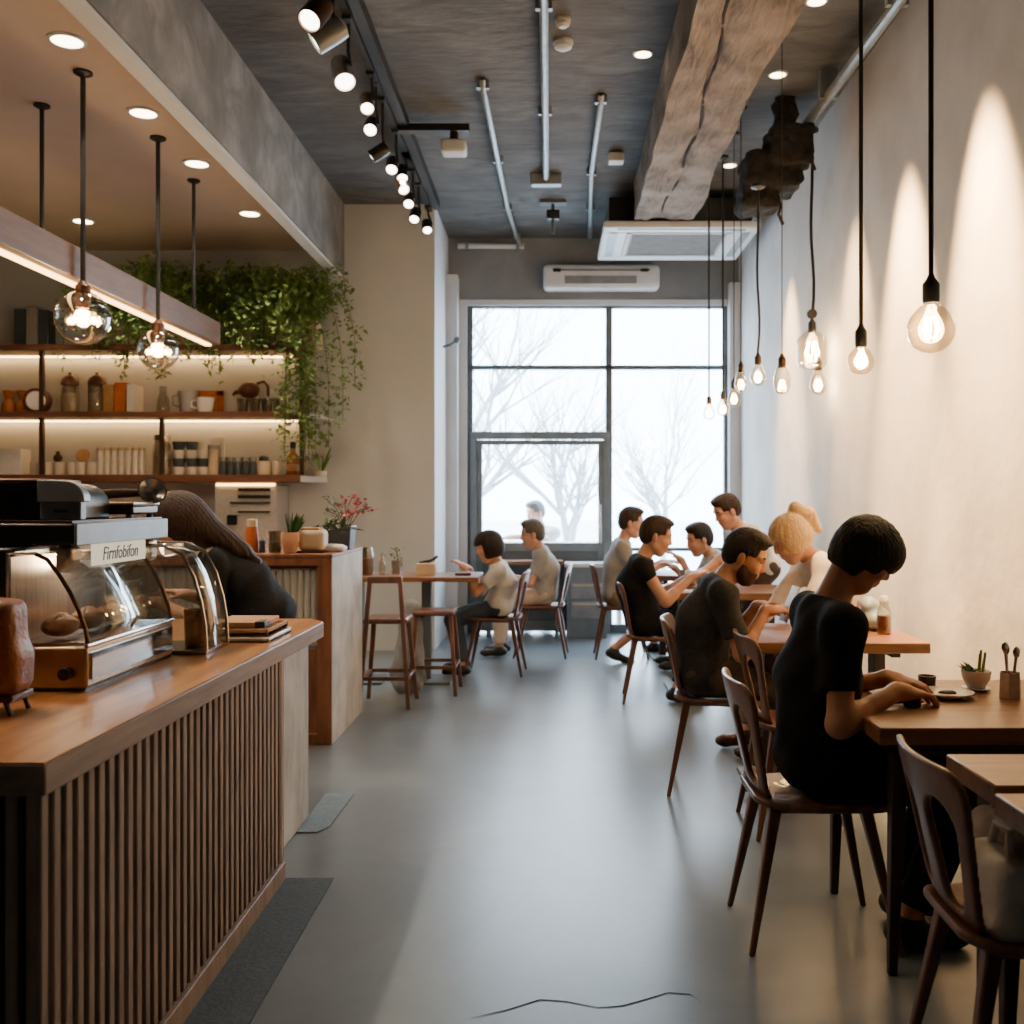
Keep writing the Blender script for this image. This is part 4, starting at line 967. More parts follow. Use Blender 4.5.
obj('curved_glass', MB().sheet([[(x, 2.61, z) for x, z in prof], [(x, 3.18, z) for x, z in prof]]), M['case_glass'], t, thick=.004)
for y in (2.612, 3.178):
    poly = prof + [(-1.425, ZT + .358), (-1.425, ZT + .117)]
    obj('end_glass', MB().prism(poly, 'y', y - .002, y + .002), M['case_glass'], t)
    obj('glass_rim', MB().tube([(x, y, z) for x, z in prof], .006, 8), M['bronze'], t)
    obj('edge_trim', MB().tube([(-1.424, y, ZT + .12), (-1.424, y, ZT + .36), (-1.35, y, ZT + .36)], .005, 8), M['steel'], t)
obj('edge_trim', MB().tube([(-1.213, 2.6, ZT + .12), (-1.213, 3.19, ZT + .12)], .006, 8), M['steel'], t)
obj('inner_shelf', MB().box((-1.42, 2.63, ZT + .118), (-1.235, 3.16, ZT + .124)), M['steel'], t)
obj('back_panel', MB().box((-1.428, 2.62, ZT + .12), (-1.420, 3.17, ZT + .35)), M['steel_warm'], t)
for i, (y, lab) in enumerate(((2.72, 'round brown loaf in the near end of the glass display case'), (2.88, 'round brown loaf in the middle of the glass display case'), (3.05, 'round brown loaf in the far end of the glass display case'))):
    tag(obj('bread_loaf', MB().sphere((-1.34, y, ZT + .124 + .035), (.045, .062, .03), 18, 12).sphere((-1.34, y, ZT + .124 + .045), (.022, .05, .026), 14, 8), M['bread']), lab, 'bread', 'loaves in the display case')
t = thing('glass_cake_cover', 'smaller curved glass case at the far end of the display case', 'display case', (-1.27, 3.34, ZT))
prof = [(-1.12, ZT + .01), (-1.124, ZT + .09), (-1.137, ZT + .17), (-1.16, ZT + .25), (-1.2, ZT + .325), (-1.26, ZT + .352), (-1.42, ZT + .355)]
obj('tray', MB().box((-1.42, 3.225, ZT), (-1.118, 3.45, ZT + .016)), M['steel'], t, bevel=.004)
obj('curved_glass', MB().sheet([[(x, 3.23, z) for x, z in prof], [(x, 3.445, z) for x, z in prof]]), M['case_glass'], t, thick=.004)
for y in (3.232, 3.443):
    obj('end_glass', MB().prism(prof + [(-1.42, ZT + .01)], 'y', y - .002, y + .002), M['case_glass'], t)
    obj('glass_rim', MB().tube([(x, y, z) for x, z in prof], .006, 8), M['steel'], t)
tag(obj('amber_tumbler', MB().lathe([(.03, 0), (.034, .005), (.038, .12), (.034, .12), (.03, .01), (0, .01)], (-1.19, 3.33, ZT + .016)), M['tea']), 'amber tumbler inside the smaller curved glass case', 'glass')

L = bpy.data.lights.new('case_lamp', 'POINT'); L.energy = 3.0; L.color = (1, .80, .55); L.shadow_soft_size = .03
o = bpy.data.objects.new('lamp', L); COL.objects.link(o); o.parent = t; o.location = Vector((-1.37, 2.9, ZT + .33)) - t.location
# espresso machine behind and above the display case
t = thing('espresso_machine', 'black and grey coffee machine towering behind the glass display case', 'coffee machine', (-1.75, 3.0, ZT))
obj('body', MB().box((-2.05, 2.66, ZT + .02), (-1.436, 3.30, ZT + .372)), M['black_plastic'], t, bevel=.01)
obj('hood', MB().box((-2.05, 2.72, ZT + .374), (-1.302, 3.355, ZT + .438)), M['black_plastic'], t, bevel=.012, seg=3)
obj('front_panel', MB().box((-1.302, 2.715, ZT + .374), (-1.293, 3.36, ZT + .438)), M['panel_blue'], t, bevel=.004)
obj('top_plate', MB().box((-2.05, 2.725, ZT + .436), (-1.31, 3.35, ZT + .443)), M['bronze'], t)
sg = obj('sign_panel', MB().box((-1.289, 2.79, ZT + .316), (-1.284, 3.15, ZT + .376)), M['sign_lit'], t)
obj('lamp_bar', MB().box((-1.40, 2.78, ZT + .358), (-1.34, 3.3, ZT + .374)), M['steel_warm'], t)
for y in (2.76, 3.29):
    obj('bracket', MB().box((-1.36, y - .035, ZT + .30), (-1.312, y + .035, ZT + .374)), M['steel_warm'], t, bevel=.015, seg=3)
cu = bpy.data.curves.new('sign_text', 'FONT'); cu.body = 'Firnfobifon'; cu.size = .055; cu.align_x = 'CENTER'; cu.align_y = 'CENTER'; cu.extrude = .0008; cu.shear = .2
tmp = bpy.data.objects.new('sign_text', cu); COL.objects.link(tmp)
dg = bpy.context.evaluated_depsgraph_get(); me = bpy.data.meshes.new_from_object(tmp.evaluated_get(dg)); bpy.data.objects.remove(tmp)
o = bpy.data.objects.new('lettering', me); COL.objects.link(o); me.materials.clear(); me.materials.append(M['ink'])
o.parent = t; o.rotation_euler = (PI / 2, 0, PI / 2); o.location = Vector((-1.2832, 2.97, ZT + .345)) - t.location
obj('foot', MB().box((-2.03, 2.68, ZT), (-1.98, 2.73, ZT + .02)).box((-1.5, 2.68, ZT), (-1.45, 2.73, ZT + .02)).box((-2.03, 3.23, ZT), (-1.98, 3.28, ZT + .02)).box((-1.5, 3.23, ZT), (-1.45, 3.28, ZT + .02)), M['black_plastic'], t)
# grinder unit on top
ZG = ZT + .443
t = thing('coffee_grinder', 'rounded black and silver unit on top of the coffee machine', 'grinder', (-1.65, 2.9, ZG))
def arch(x0, x1, z0, z1, r):
    pts = [(x0, z0), (x1, z0)]
    for i in range(7): a = i / 6 * PI / 2; pts.append((x1 - r + r * math.cos(a), z1 - r + r * math.sin(a)))
    pts.append((x0, z1)); return pts
obj('body', MB().prism(arch(-2.02, -1.38, ZG, ZG + .105, .07), 'y', 2.84, 3.12), M['black_plastic'], t, bevel=.006)
obj('cover', MB().prism(arch(-1.445, -1.312, ZG + .052, ZG + .112, .058), 'y', 2.80, 2.84), M['panel_blue'], t, bevel=.008)
obj('lower_face', MB().box((-1.44, 2.805, ZG), (-1.325, 2.84, ZG + .055)), M['grey_metal'], t, bevel=.004)
obj('button', MB().box((-1.40, 2.80, ZG + .022), (-1.36, 2.806, ZG + .03)), M['ink'], t)
obj('crest', MB().box((-2.02, 2.83, ZG + .104), (-1.46, 3.1, ZG + .118)), M['bronze'], t, bevel=.006)
t = thing('portafilter_rack', 'bronze drip tray on top of the coffee machine', 'tray', (-1.39, 3.0, ZG))
obj('tray', MB().box((-1.50, 3.13, ZG + .012), (-1.315, 3.33, ZG + .04)), M['bronze'], t, bevel=.006)
for x, y in ((-1.48, 3.15), (-1.335, 3.15), (-1.48, 3.31), (-1.335, 3.31)): obj('foot', MB().cyl((x, y, ZG), (x, y, ZG + .014), .01), M['black'], t)
obj('rail', MB().tube([(-1.50, 3.13, ZG + .045), (-1.315, 3.13, ZG + .045), (-1.315, 3.33, ZG + .045)], .006, 8), M['steel_warm'], t)
t = thing('portafilter', 'coffee scoop with a dark handle and round silver head on the bronze tray', 'scoop', (-1.35, 3.2, ZG + .045))
hd = Vector((-1.325, 3.30, ZG + .085))
obj('head', MB().lathe([(0, -.022), (.03, -.018), (.043, 0), (.047, .012), (.041, .012), (.02, -.008), (0, -.01)], hd, 22, (.55, -.75, .35)), M['steel'], t)
obj('handle', MB().tube([hd + Vector((-.03, 0, -.005)), (-1.42, 3.24, ZG + .078), (-1.52, 3.18, ZG + .068)], [.012, .016, .013], 12), M['dark_wood'], t)
obj('spout', MB().tube([hd + Vector((0, 0, -.03)), (-1.325, 3.28, ZG + .042)], .012, 10), M['bronze'], t)

# leather pouch on a metal stand, at the left picture edge
t = thing('leather_pouch', 'tan brown leather pouch on a small dark metal stand at the left picture edge', 'pouch', (-1.42, 2.36, ZT))
Fp = Field((-1.75, 2.22, ZT + .02), (-1.15, 2.52, ZT + .34), .008)
Fp.box((-1.42, 2.36, ZT + .158), I3, (.165, .052, .11), .03, .01); Fp.box((-1.42, 2.36, ZT + .10), I3, (.178, .056, .055), .03, .03); Fp.wrinkle(.003, 30)
sdf_obj('pouch', Fp, M['leather'], t, 2)
sd = MB().box((-1.60, 2.31, ZT + .03), (-1.25, 2.41, ZT + .048))
obj('stand', sd, M['bronze'], t, bevel=.004)
for x, y in ((-1.27, 2.32), (-1.27, 2.40), (-1.58, 2.32), (-1.58, 2.40)): obj('foot', MB().tube([(x, y, ZT + .035), (x + .006, y, ZT + .015), (x + .012, y, ZT)], [.007, .005, .006], 8), M['black'], t)
# stack of trays and notebooks at the far end of the worktop
def tray(x0, x1, y0, y1, z, h, mat, label, lip):
    t = MB().box((x0, y0, z), (x1, y1, z + h * .6))
    if lip:
        for a in (((x0, y0), (x1, y0 + .008)), ((x0, y1 - .008), (x1, y1)), ((x0, y0), (x0 + .008, y1)), ((x1 - .008, y0), (x1, y1))): t.box((a[0][0], a[0][1], z), (a[1][0], a[1][1], z + h))
    return tag(obj('serving_tray', t, M[mat], bevel=.003), label, 'tray', 'stack on the far end of the worktop')
tray(-1.245, -.995, 3.50, 3.80, ZT, .018, 'ceramic', 'white tray at the bottom of the stack on the worktop', True)
tray(-1.225, -1.005, 3.52, 3.79, ZT + .020, .026, 'kraft', 'tan tray in the middle of the stack on the worktop', True)
t = thing('order_notebook', 'tan notebook with a black clip on top of the stack of trays', 'notebook', (-1.11, 3.65, ZT + .047))
obj('cover', MB().box((-1.21, 3.545, ZT + .047), (-1.03, 3.765, ZT + .066)), M['kraft'], t, bevel=.003); obj('clip', MB().box((-1.055, 3.535, ZT + .046), (-1.02, 3.60, ZT + .07)), M['black'], t, bevel=.003)

# =================================================================== BACK BAR
t = thing('back_bar', 'pale ribbed bar cabinet with brown frame behind the serving counter', 'bar cabinet', (-2.0, 6.15, 0))
x0, x1, ya, yb, zt = -2.9, -1.262, 5.71, 6.62, 1.07
obj('side_panel', MB().box((x1 - .05, ya + .006, 0), (x1, yb, zt)), M['pale_wood'], t, bevel=.003)
obj('carcass', MB().box((x0, ya + .05, 0), (x1 - .05, yb, zt - .04)), M['brown_wood'], t)
obj('frame', MB().box((x1 - .055, ya - .003, 0), (x1 - .004, ya + .004, zt - .045)).box((x1 - .085, ya - .003, 0), (x1 - .052, ya + .06, zt - .045)).box((x0, ya - .003, zt - .045), (x1 - .004, ya + .005, zt - .002)).box((x0, ya, zt - .045), (x1 - .052, ya + .06, zt - .005)).box((x0, ya, 0), (x1 - .085, ya + .06, .06)), M['brown_wood'], t, bevel=.003)
s = MB()
for i in range(34): x = x1 - .11 - i * .04; s.cyl((x, ya + .05, .56), (x, ya + .05, zt - .07), .021, n=10)
s.box((x0, ya + .045, .54), (x1 - .1, ya + .055, zt - .06))
obj('ribbed_panel', s, M['pale_wood'], t); obj('lower_panel', MB().box((x0, ya + .04, .06), (x1 - .085, ya + .05, .54)), M['brown_wood'], t)
obj('bar_top', MB().box((x0, ya - .005, zt), (x1 + .003, yb, zt + .02)), M['brown_wood'], t, bevel=.003)
ZB = zt + .02
def bb(px, Y): return (px - VX) / 1000 * Y
def bottle_on(name, label, cat, px, Y, z, prof, mat, cap=None, capm='cream', inner=None):
    x = bb(px, Y); k = Y / 1000; t = thing(name, label, cat, (x, Y, z))
    obj('body', MB().lathe([(a * k, b * k) for a, b in prof], (x, Y, z), 20), M[mat], t)
    if cap: obj('cap', MB().lathe([(a * k, b * k) for a, b in cap], (x, Y, z), 16), M[capm], t)
    if inner: obj('contents', MB().cyl((x, Y, z + .006), (x, Y, z + inner[1] * k), inner[0] * k), M[inner[2]], t)
bottle_on('tea_bottle', 'orange bottle with a white cap on the bar cabinet beside the barista', 'bottle', 252, 5.9, ZB, [(6.4, 0), (6.8, 1), (6.3, 18), (5.2, 26)], 'orange', [(5.3, 26), (5.3, 33), (0, 34)], 'cream')
bottle_on('pepper_mill', 'small dark grey mill between the orange bottle and the green drink', 'mill', 262.5, 5.9, ZB, [(3.2, 0), (3.4, 1), (2.6, 8), (3.2, 12), (0, 14)], 'planter_slate')
bottle_on('green_drink', 'clear glass half full of green drink on the bar cabinet', 'glass', 275, 5.86, ZB, [(6.3, 0), (6.6, 1), (7.2, 22), (6.7, 22), (6.1, 1.5), (0, 1.5)], 'jar_glass', inner=(6, 11, 'greendrink'))
t = thing('potted_snake_plant', 'spiky green plant in a terracotta and white pot on the bar cabinet', 'plant', (bb(290, 5.82), 5.82, ZB))
k = .00582; x = bb(290, 5.82)
obj('pot', MB().lathe([(5 * k, 0), (6 * k, 1 * k), (9 * k, 15 * k), (8.4 * k, 21 * k), (7.4 * k, 21 * k), (7 * k, 18 * k), (0, 18 * k)], (x, 5.82, ZB), 24), M['terracotta'], t)
m = MB(); spiky(m, (x, 5.82, ZB + 17 * k), 16, 26 * k, .016, .5, R); obj('foliage', m, M['leaf_dark'], t)
t = thing('wooden_bowl', 'rounded cream planter box on a dark tray on the bar cabinet', 'planter', (bb(311, 5.9), 5.9, ZB))
k = .0059; x = bb(312, 5.9)
obj('tray', MB().box((x - 13 * k, 5.84, ZB), (x + 14 * k, 6.02, ZB + .01)), M['dark_wood'], t)
obj('box', MB().box((x - 12 * k, 5.85, ZB + .01), (x + 13 * k, 6.01, ZB + 23 * k)), M['cream'], t, bevel=.03, seg=4)
obj('lid', MB().box((x - 10 * k, 5.87, ZB + 22 * k), (x + 8 * k, 5.99, ZB + 25 * k)), M['kraft'], t, bevel=.005)
t = thing('flower_planter', 'slate grey planter with pink orchids and green leaves on the bar cabinet', 'plant', (bb(345, 6.3), 6.3, ZB))
k = .0063; x = bb(343, 6.3)
obj('planter', MB().hexa([(x - .07, 6.22, ZB), (x + .055, 6.22, ZB), (x + .055, 6.38, ZB), (x - .07, 6.38, ZB)], [(x - .085, 6.2, ZB + .12), (x + .07, 6.2, ZB + .15), (x + .07, 6.4, ZB + .15), (x - .085, 6.4, ZB + .12)]), M['planter_slate'], t, bevel=.006)
lf = MB(); fl = MB(); st = MB(); RR = random.Random(2)
for px, py, kind in ((333, 503, 0), (326, 498, 0), (329, 511, 0), (331, 520, 0), (345, 500, 1), (352, 497, 1), (362, 502, 1), (366, 508, 1), (349, 510, 1), (357, 512, 1), (371, 507, 1), (343, 517, 1)):
    a = Vector((x + RR.uniform(-.03, .03), 6.3, ZB + .12)); b = P(px, py, 6.3) + Vector((0, RR.uniform(-.06, .06), 0)); c = a.lerp(b, .5) + Vector((0, 0, .04))
    st.tube([a, c, b], .003, 5)
    for _ in range(9):
        pp = c.lerp(b, RR.uniform(.4, 1.05)) + Vector((RR.gauss(0, .014), RR.gauss(0, .014), RR.gauss(0, .012)))
        leaf_quad(fl if kind else lf, pp, (RR.uniform(-1, 1), RR.uniform(-1, .3), RR.uniform(-.6, .8)), RR.uniform(.025, .042), RR.uniform(.01, .018))
for _ in range(60):
    a = RR.uniform(0, 2 * PI); pp = Vector((x - .05 + RR.gauss(0, .05), 6.27 + RR.gauss(0, .04), ZB + .10 + abs(RR.gauss(0, .03))))
    leaf_quad(lf, pp, (math.cos(a) - .5, math.sin(a) - .5, RR.uniform(-.1, .6)), RR.uniform(.05, .09), RR.uniform(.012, .02))
obj('stems', st, M['stem'], t); obj('leaves', lf, M['leaf_dark'], t, smooth=0); obj('flowers', fl, M['flower'], t, smooth=0)
Fp = Field((bb(322, 6), 5.85, ZB - .02), (bb(350, 6), 6.2, ZB + .1), .008); Fp.box((bb(336, 6.02), 6.02, ZB + .017), I3, (.06, .09, .018), .015, .02); Fp.ell((bb(335, 6), 6.0, ZB + .03), I3, (.05, .06, .02), .02); Fp.wrinkle(.005, 50)
tag(sdf_obj('folded_napkin', Fp, M['paper']), 'white folded napkin in front of the slate planter', 'napkin')

# =================================================================== HIGH TABLE AND STOOLS ON THE LEFT
ZH = .82
t = thing('high_table', 'narrow pale wooden high table in front of the white wall', 'table', (-1.05, 7.75, 0))
obj('tabletop', MB().box((-1.62, 7.5, ZH - .035), (-.56, 8.05, ZH)), M['table_wood'], t, bevel=.004)
for x in (-1.5, -.98):
    l = obj('leg', MB().box((x - .035, 7.72, .02), (x + .035, 7.80, ZH - .035)), M['frame_dark'], t)
    obj('base_plate', MB().box((x - .2, 7.56, 0), (x + .2, 7.94, .02)), M['frame_dark'], l, bevel=.004)
def taper(mb, a, b, wa, wb):
    a, b = Vector(a), Vector(b)
    q = lambda c, w: [(c.x - w, c.y - w, c.z), (c.x + w, c.y - w, c.z), (c.x + w, c.y + w, c.z), (c.x - w, c.y + w, c.z)]
    return mb.hexa(q(a, wa), q(b, wb))
def stool(name, label, x, y, back):
    t = thing(name, label, 'stool', (x, y, 0), 'stools at the high table'); zs = .60
    obj('seat', MB().box((x - .15, y - .15, zs - .035), (x + .15, y + .15, zs)), M['chair_wood'], t, bevel=.014, seg=3)
    for sx_ in (-1, 1):
        top = .885 if back else zs - .035
        k = (top) / .885
        xa, xb = x + sx_ * .165, x + sx_ * (.165 - .065 * k)
        obj('leg', taper(MB(), (xa, y - .19, 0), (xb, y - .14 if back else y - .12, top), .013, .015), M['chair_wood'], t, bevel=.004)
        obj('leg', taper(MB(), (x + sx_ * .17, y + .18, 0), (x + sx_ * .12, y + .12, zs - .035), .013, .016), M['chair_wood'], t, bevel=.004)
    f = MB().box((x - .15, y - .185, .19), (x + .15, y - .16, .215)).box((x - .155, y + .15, .19), (x + .155, y + .175, .215))
    f.box((x - .165, y - .17, .19), (x - .14, y + .165, .215)).box((x + .14, y - .17, .19), (x + .165, y + .165, .215))
    obj('footrest', f, M['chair_wood'], t, bevel=.004)
    if back: obj('top_rail', MB().box((x - .115, y - .16, .84), (x + .115, y - .125, .885)), M['chair_wood'], t, bevel=.006)
stool('bar_stool', 'tall wooden stool with a top rail, nearest the ribbed bar cabinet', -1.13, 6.87, True)
stool('bar_stool', 'backless wooden stool under the right end of the high table', -.86, 7.32, False)
Fp = Field((-1.25, 7.05, -.02), (-.85, 7.6, .72), .014)
Fp.cap((-1.03, 7.3, .62), (-1.06, 7.3, .08), .05, .10, .03, (1, 0, 0), 1.3); Fp.box((-1.04, 7.3, .5), I3, (.07, .05, .13), .04, .04); Fp.wrinkle(.012, 24)
tag(sdf_obj('grey_coat', Fp, M['cloth_grey']), 'grey coat hanging down between the two stools', 'coat')
def tabletop_item(px, Y, z): return bb(px, Y), Y, z
bottle_on('flower_vase', 'glass vase with an orange drink and thin twigs on the high table', 'vase', 366, 7.7, ZH, [(6, 0), (7, 1), (7.5, 18), (6, 28), (5.4, 28), (6.5, 1.5), (0, 1.5)], 'jar_glass', inner=(5.8, 17, 'orange'))
bottle_on('slim_bottle', 'slim clear bottle on the high table', 'bottle', 382, 7.75, ZH, [(3, 0), (3.3, 1), (3.2, 12), (1.4, 17), (1.4, 22)], 'jar_glass')
t = thing('twig_glass', 'clear glass with green twigs on the high table', 'vase', (bb(396, 7.8), 7.8, ZH)); x = bb(396, 7.8); k = .0078
obj('glass', MB().lathe([(4 * k, 0), (4.4 * k, k), (5 * k, 14 * k), (4.5 * k, 14 * k), (4 * k, 1.5 * k), (0, 1.5 * k)], (x, 7.8, ZH)), M['jar_glass'], t)
lf = MB()
for i in range(40): leaf_quad(lf, Vector((x + RR.gauss(0, .03), 7.8 + RR.gauss(0, .02), ZH + RR.uniform(.06, .2))), (RR.uniform(-1, 1), RR.uniform(-1, 1), RR.uniform(0, 1)), .035, .007)
obj('twigs', lf, M['leaf_dark'], t, smooth=0)
t = thing('cutlery_box', 'pale square box with dark cutlery on the high table', 'box', (bb(428, 7.8), 7.8, ZH)); x = bb(427, 7.8)
obj('box', MB().box((x - .075, 7.73, ZH), (x + .07, 7.87, ZH + .09)), M['cream'], t, bevel=.006); obj('cutlery', MB().tube([(x - .06, 7.78, ZH + .092), (x + .02, 7.8, ZH + .1), (x + .08, 7.82, ZH + .14)], .011, 6).tube([(x - .05, 7.83, ZH + .095), (x + .06, 7.83, ZH + .115)], .009, 6), M['ink'], t)
t = thing('menu_booklet', 'brown booklet lying at the right end of the high table', 'booklet', (bb(466, 7.75), 7.75, ZH)); x = bb(464, 7.75)
obj('cover', MB().box((x - .06, 7.66, ZH), (x + .06, 7.84, ZH + .02)), M['brown_dish'], t, bevel=.003); obj('pages', MB().box((x - .052, 7.67, ZH + .004), (x + .062, 7.835, ZH + .016)), M['paper'], t)
# grey low cabinet in front of the door, by the window
t = thing('drawer_cabinet', 'low grey cabinet with a pale top standing before the window', 'cabinet', (.33, 10.28, 0))
obj('carcass', MB().box((.14, 10.12, 0), (.54, 10.44, .72)), M['frame_grey'], t, bevel=.004); obj('cabinet_top', MB().box((.12, 10.1, .72), (.56, 10.46, .76)), M['trim_white'], t, bevel=.004)
for z0_, z1_ in ((.40, .56), (.2, .37)): d_ = obj('drawer', MB().box((.18, 10.108, z0_), (.52, 10.12, z1_)), M['grey_metal'], t, bevel=.003); obj('handle', MB().box((.2, 10.095, z1_ - .03), (.5, 10.108, z1_ - .015)), M['cream'], d_)
t = thing('window_bench', 'brown wooden bench top along the window', 'bench', (.0, 10.3, 0))
obj('bench_top', MB().box((-.7, 10.15, .74), (.10, 10.45, .78)), M['table_wood'], t, bevel=.004)
for x in (-.66, .04): obj('leg', MB().box((x - .02, 10.2, 0), (x + .02, 10.4, .74)), M['frame_dark'], t)
p = P(456, 341, 10.0); t = thing('wall_hook', 'small dark bracket on the white wall left of the window', 'bracket', (-1.1, 10.0, p.z))
obj('arm', MB().tube([(-1.1, 10.0, p.z - .06), (-1.03, 10.0, p.z - .04), (-.97, 10.0, p.z)], .014, 8), M['frame_dark'], t); obj('head', MB().sphere((-.96, 10.0, p.z + .01), .035, 12, 8), M['frame_dark'], t)
# =================================================================== CHAIRS AND TABLES
def smin2(a, b, k):
    h = np.clip(.5 + .5 * (b - a) / k, 0, 1); return b * (1 - h) + a * h - k * h * (1 - h)
def rbox2(y, z, cy, cz, hy, hz, r):
    qy = np.abs(y - cy) - hy + r; qz = np.abs(z - cz) - hz + r
    return np.sqrt(np.maximum(qy, 0) ** 2 + np.maximum(qz, 0) ** 2) + np.minimum(np.maximum(qy, qz), 0) - r
def seg2(y, z, a, b, ra, rb):
    ay, az = a; by, bz = b; L = (by - ay) ** 2 + (bz - az) ** 2
    t = np.clip(((y - ay) * (by - ay) + (z - az) * (bz - az)) / L, 0, 1)
    return np.sqrt((y - ay - t * (by - ay)) ** 2 + (z - az - t * (bz - az)) ** 2) - (ra + (rb - ra) * t)
def make_chair(label):
    t = thing('dining_chair', label, 'chair', (0, 0, 0), 'wooden dining chairs')
    F = Field((-.32, -.26, .40), (-.08, .26, .88), .0055)
    def fn(X, Y, Z, v):
        w = .15 + (.205 - .15) * np.clip((Z - .46) / .3, 0, 1)
        yy = Y * (.205 / w)
        out = rbox2(yy, Z, 0, .645, .205, .185, .055)
        ya = np.abs(Y)
        hole = seg2(ya, Z, (.093, .69), (.082, .545), .061, .042)
        d2 = np.maximum(out, -hole)
        xc = -.185 - .085 * (Z - .46) / .37 + .9 * Y * Y - .06 * np.clip((.52 - Z) / .1, 0, 1) ** 2 * -1
        th = np.abs(X - xc) - .0095
        r = .006
        return np.sqrt(np.maximum(d2 + r, 0) ** 2 + np.maximum(th + r, 0) ** 2) + np.minimum(np.maximum(d2, th) + r, 0) - r
    F.custom(fn); sdf_obj('backrest', F, M['chair_wood'], t, 1)
    F = Field((-.26, -.26, .41), (.27, .26, .50), .006)
    def fn2(X, Y, Z, v):
        wy = .205 - .05 * np.clip((-.02 - X) / .2, 0, 1)
        d2 = rbox2(X, Y * (.205 / wy), .01, 0, .215, .205, .07)
        zc = .452 - .02 * np.exp(-(((X + .03) / .13) ** 2 + (Y / .13) ** 2)) + .012 * np.clip((-X - .14) / .06, 0, 1)
        th = np.abs(Z - zc) - .012; r = .008
        return np.sqrt(np.maximum(d2 + r, 0) ** 2 + np.maximum(th + r, 0) ** 2) + np.minimum(np.maximum(d2, th) + r, 0) - r
    F.custom(fn2); sdf_obj('seat', F, M['chair_wood'], t, 1)
    for sx_, sy_ in ((-1, 1), (-1, -1), (1, 1), (1, -1)):
        a = Vector((sx_ * .14, sy_ * .135, .442)); b = Vector((sx_ * .225 + (.01 if sx_ > 0 else 0), sy_ * .19, 0))
        obj('leg', taper(MB(), b, a, .0095, .019), M['chair_wood'], t, bevel=.006, seg=3)
    ap = MB().box((-.15, -.15, .425), (.15, -.115, .442)).box((-.15, .115, .425), (.15, .15, .442)).box((-.15, -.115, .425), (-.115, .115, .442)).box((.115, -.115, .425), (.15, .115, .442))
    obj('seat_frame', ap, M['chair_wood'], t)
    return t
chair0 = make_chair('wooden chair under the front diner in the black tee')
CHAIRS = [(.835, 3.26, 0, None),
          (1.085, 2.27, -2, 'empty wooden chair with cut-out back in the right foreground, cloth bags hung on it'),
          (.80, 4.87, -10, 'wooden chair under the bearded man in the charcoal shirt'),
          (1.06, 4.30, 2, 'empty wooden chair seen edge-on between the bearded man and the front diner'),
          (.72, 7.02, -4, 'wooden chair under the dark-haired diner in the black sleeveless top'),
          (.60, 8.95, 0, 'far wooden chair under the diner in grey shirt and shorts'),
          (1.47, 5.75, 205, 'wooden chair under the blond woman by the right wall'),
          (1.42, 8.35, 180, 'far wooden chair under the diner facing left by the right wall'),
          (-.46, 8.10, 176, 'wooden chair under the person with the dark bob by the high table'),
          (-.10, 9.00, 176, 'wooden chair under the person in grey tee near the glazed door')]
for i, (x, y, a, lab) in enumerate(CHAIRS):
    if i == 0: chair0.location = (x, y, 0); chair0.rotation_euler = (0, 0, math.radians(a))
    else: dup(chair0, (x, y, 0), math.radians(a), lab)

def table(x0, x1, y0, y1, label, z=.75, cols=True, base='grey_metal', th=.05):
    t = thing('dining_table', label, 'table', ((x0 + x1) / 2, (y0 + y1) / 2, 0), 'wooden tables along the right wall')
    obj('tabletop', MB().box((x0, y0, z - th), (x1, y1, z)), M['table_wood'], t, bevel=.005)
    ym = (y0 + y1) / 2
    if not cols:
        for x in (x0 + .09, x1 - .06):
            for y in (y0 + .10, y1 - .06): obj('leg', taper(MB(), (x + (.02 if x > (x0 + x1) / 2 else -.02), y, 0), (x, y, z - th), .013, .026), M['dark_wood'], t, bevel=.004)
        obj('apron', MB().box((x0 + .08, y0 + .05, z - th - .045), (x1 - .08, y0 + .075, z - th)).box((x0 + .08, y1 - .075, z - th - .045), (x1 - .08, y1 - .05, z - th)).box((x0 + .05, y0 + .075, z - th - .045), (x0 + .08, y1 - .075, z - th)).box((x1 - .08, y0 + .075, z - th - .045), (x1 - .05, y1 - .075, z - th)), M['dark_wood'], t)
        return t
    for x in (x0 + .13, x1 - .13):
        l = obj('leg', MB().box((x - .028, ym - .05, .022), (x + .028, ym + .05, z - th)), M['dark_wood'], t, bevel=.004)
        obj('base_plate', MB().box((x - .11, ym - .26, 0), (x + .11, ym + .26, .022)), M[base], l, bevel=.004)
        obj('top_bearer', MB().box((x - .02, y0 + .08, z - th - .03), (x + .02, y1 - .08, z - th)), M['dark_wood'], l)
    return t
T1 = table(.93, 1.80, 2.85, 3.62, 'wooden table with a plate and a bowl before the front diner', cols=False)
T2 = table(.93, 1.72, 4.55, 5.28, 'wooden table with a bottle of milk tea behind the front diner')
T3 = table(.82, 1.72, 6.98, 7.70, 'wooden table with glasses before the diner in the black sleeveless top')
T4 = table(.85, 1.72, 8.60, 9.30, 'farthest wooden table on the right, near the window')
T0 = table(1.005, 1.80, 2.275, 2.56, 'pale wooden table in the right foreground, behind the nearest one', cols=False)
T00 = table(.985, 1.80, 1.50, 2.235, 'wooden table nearest the viewer, cut by the right picture edge', z=.745, cols=False)

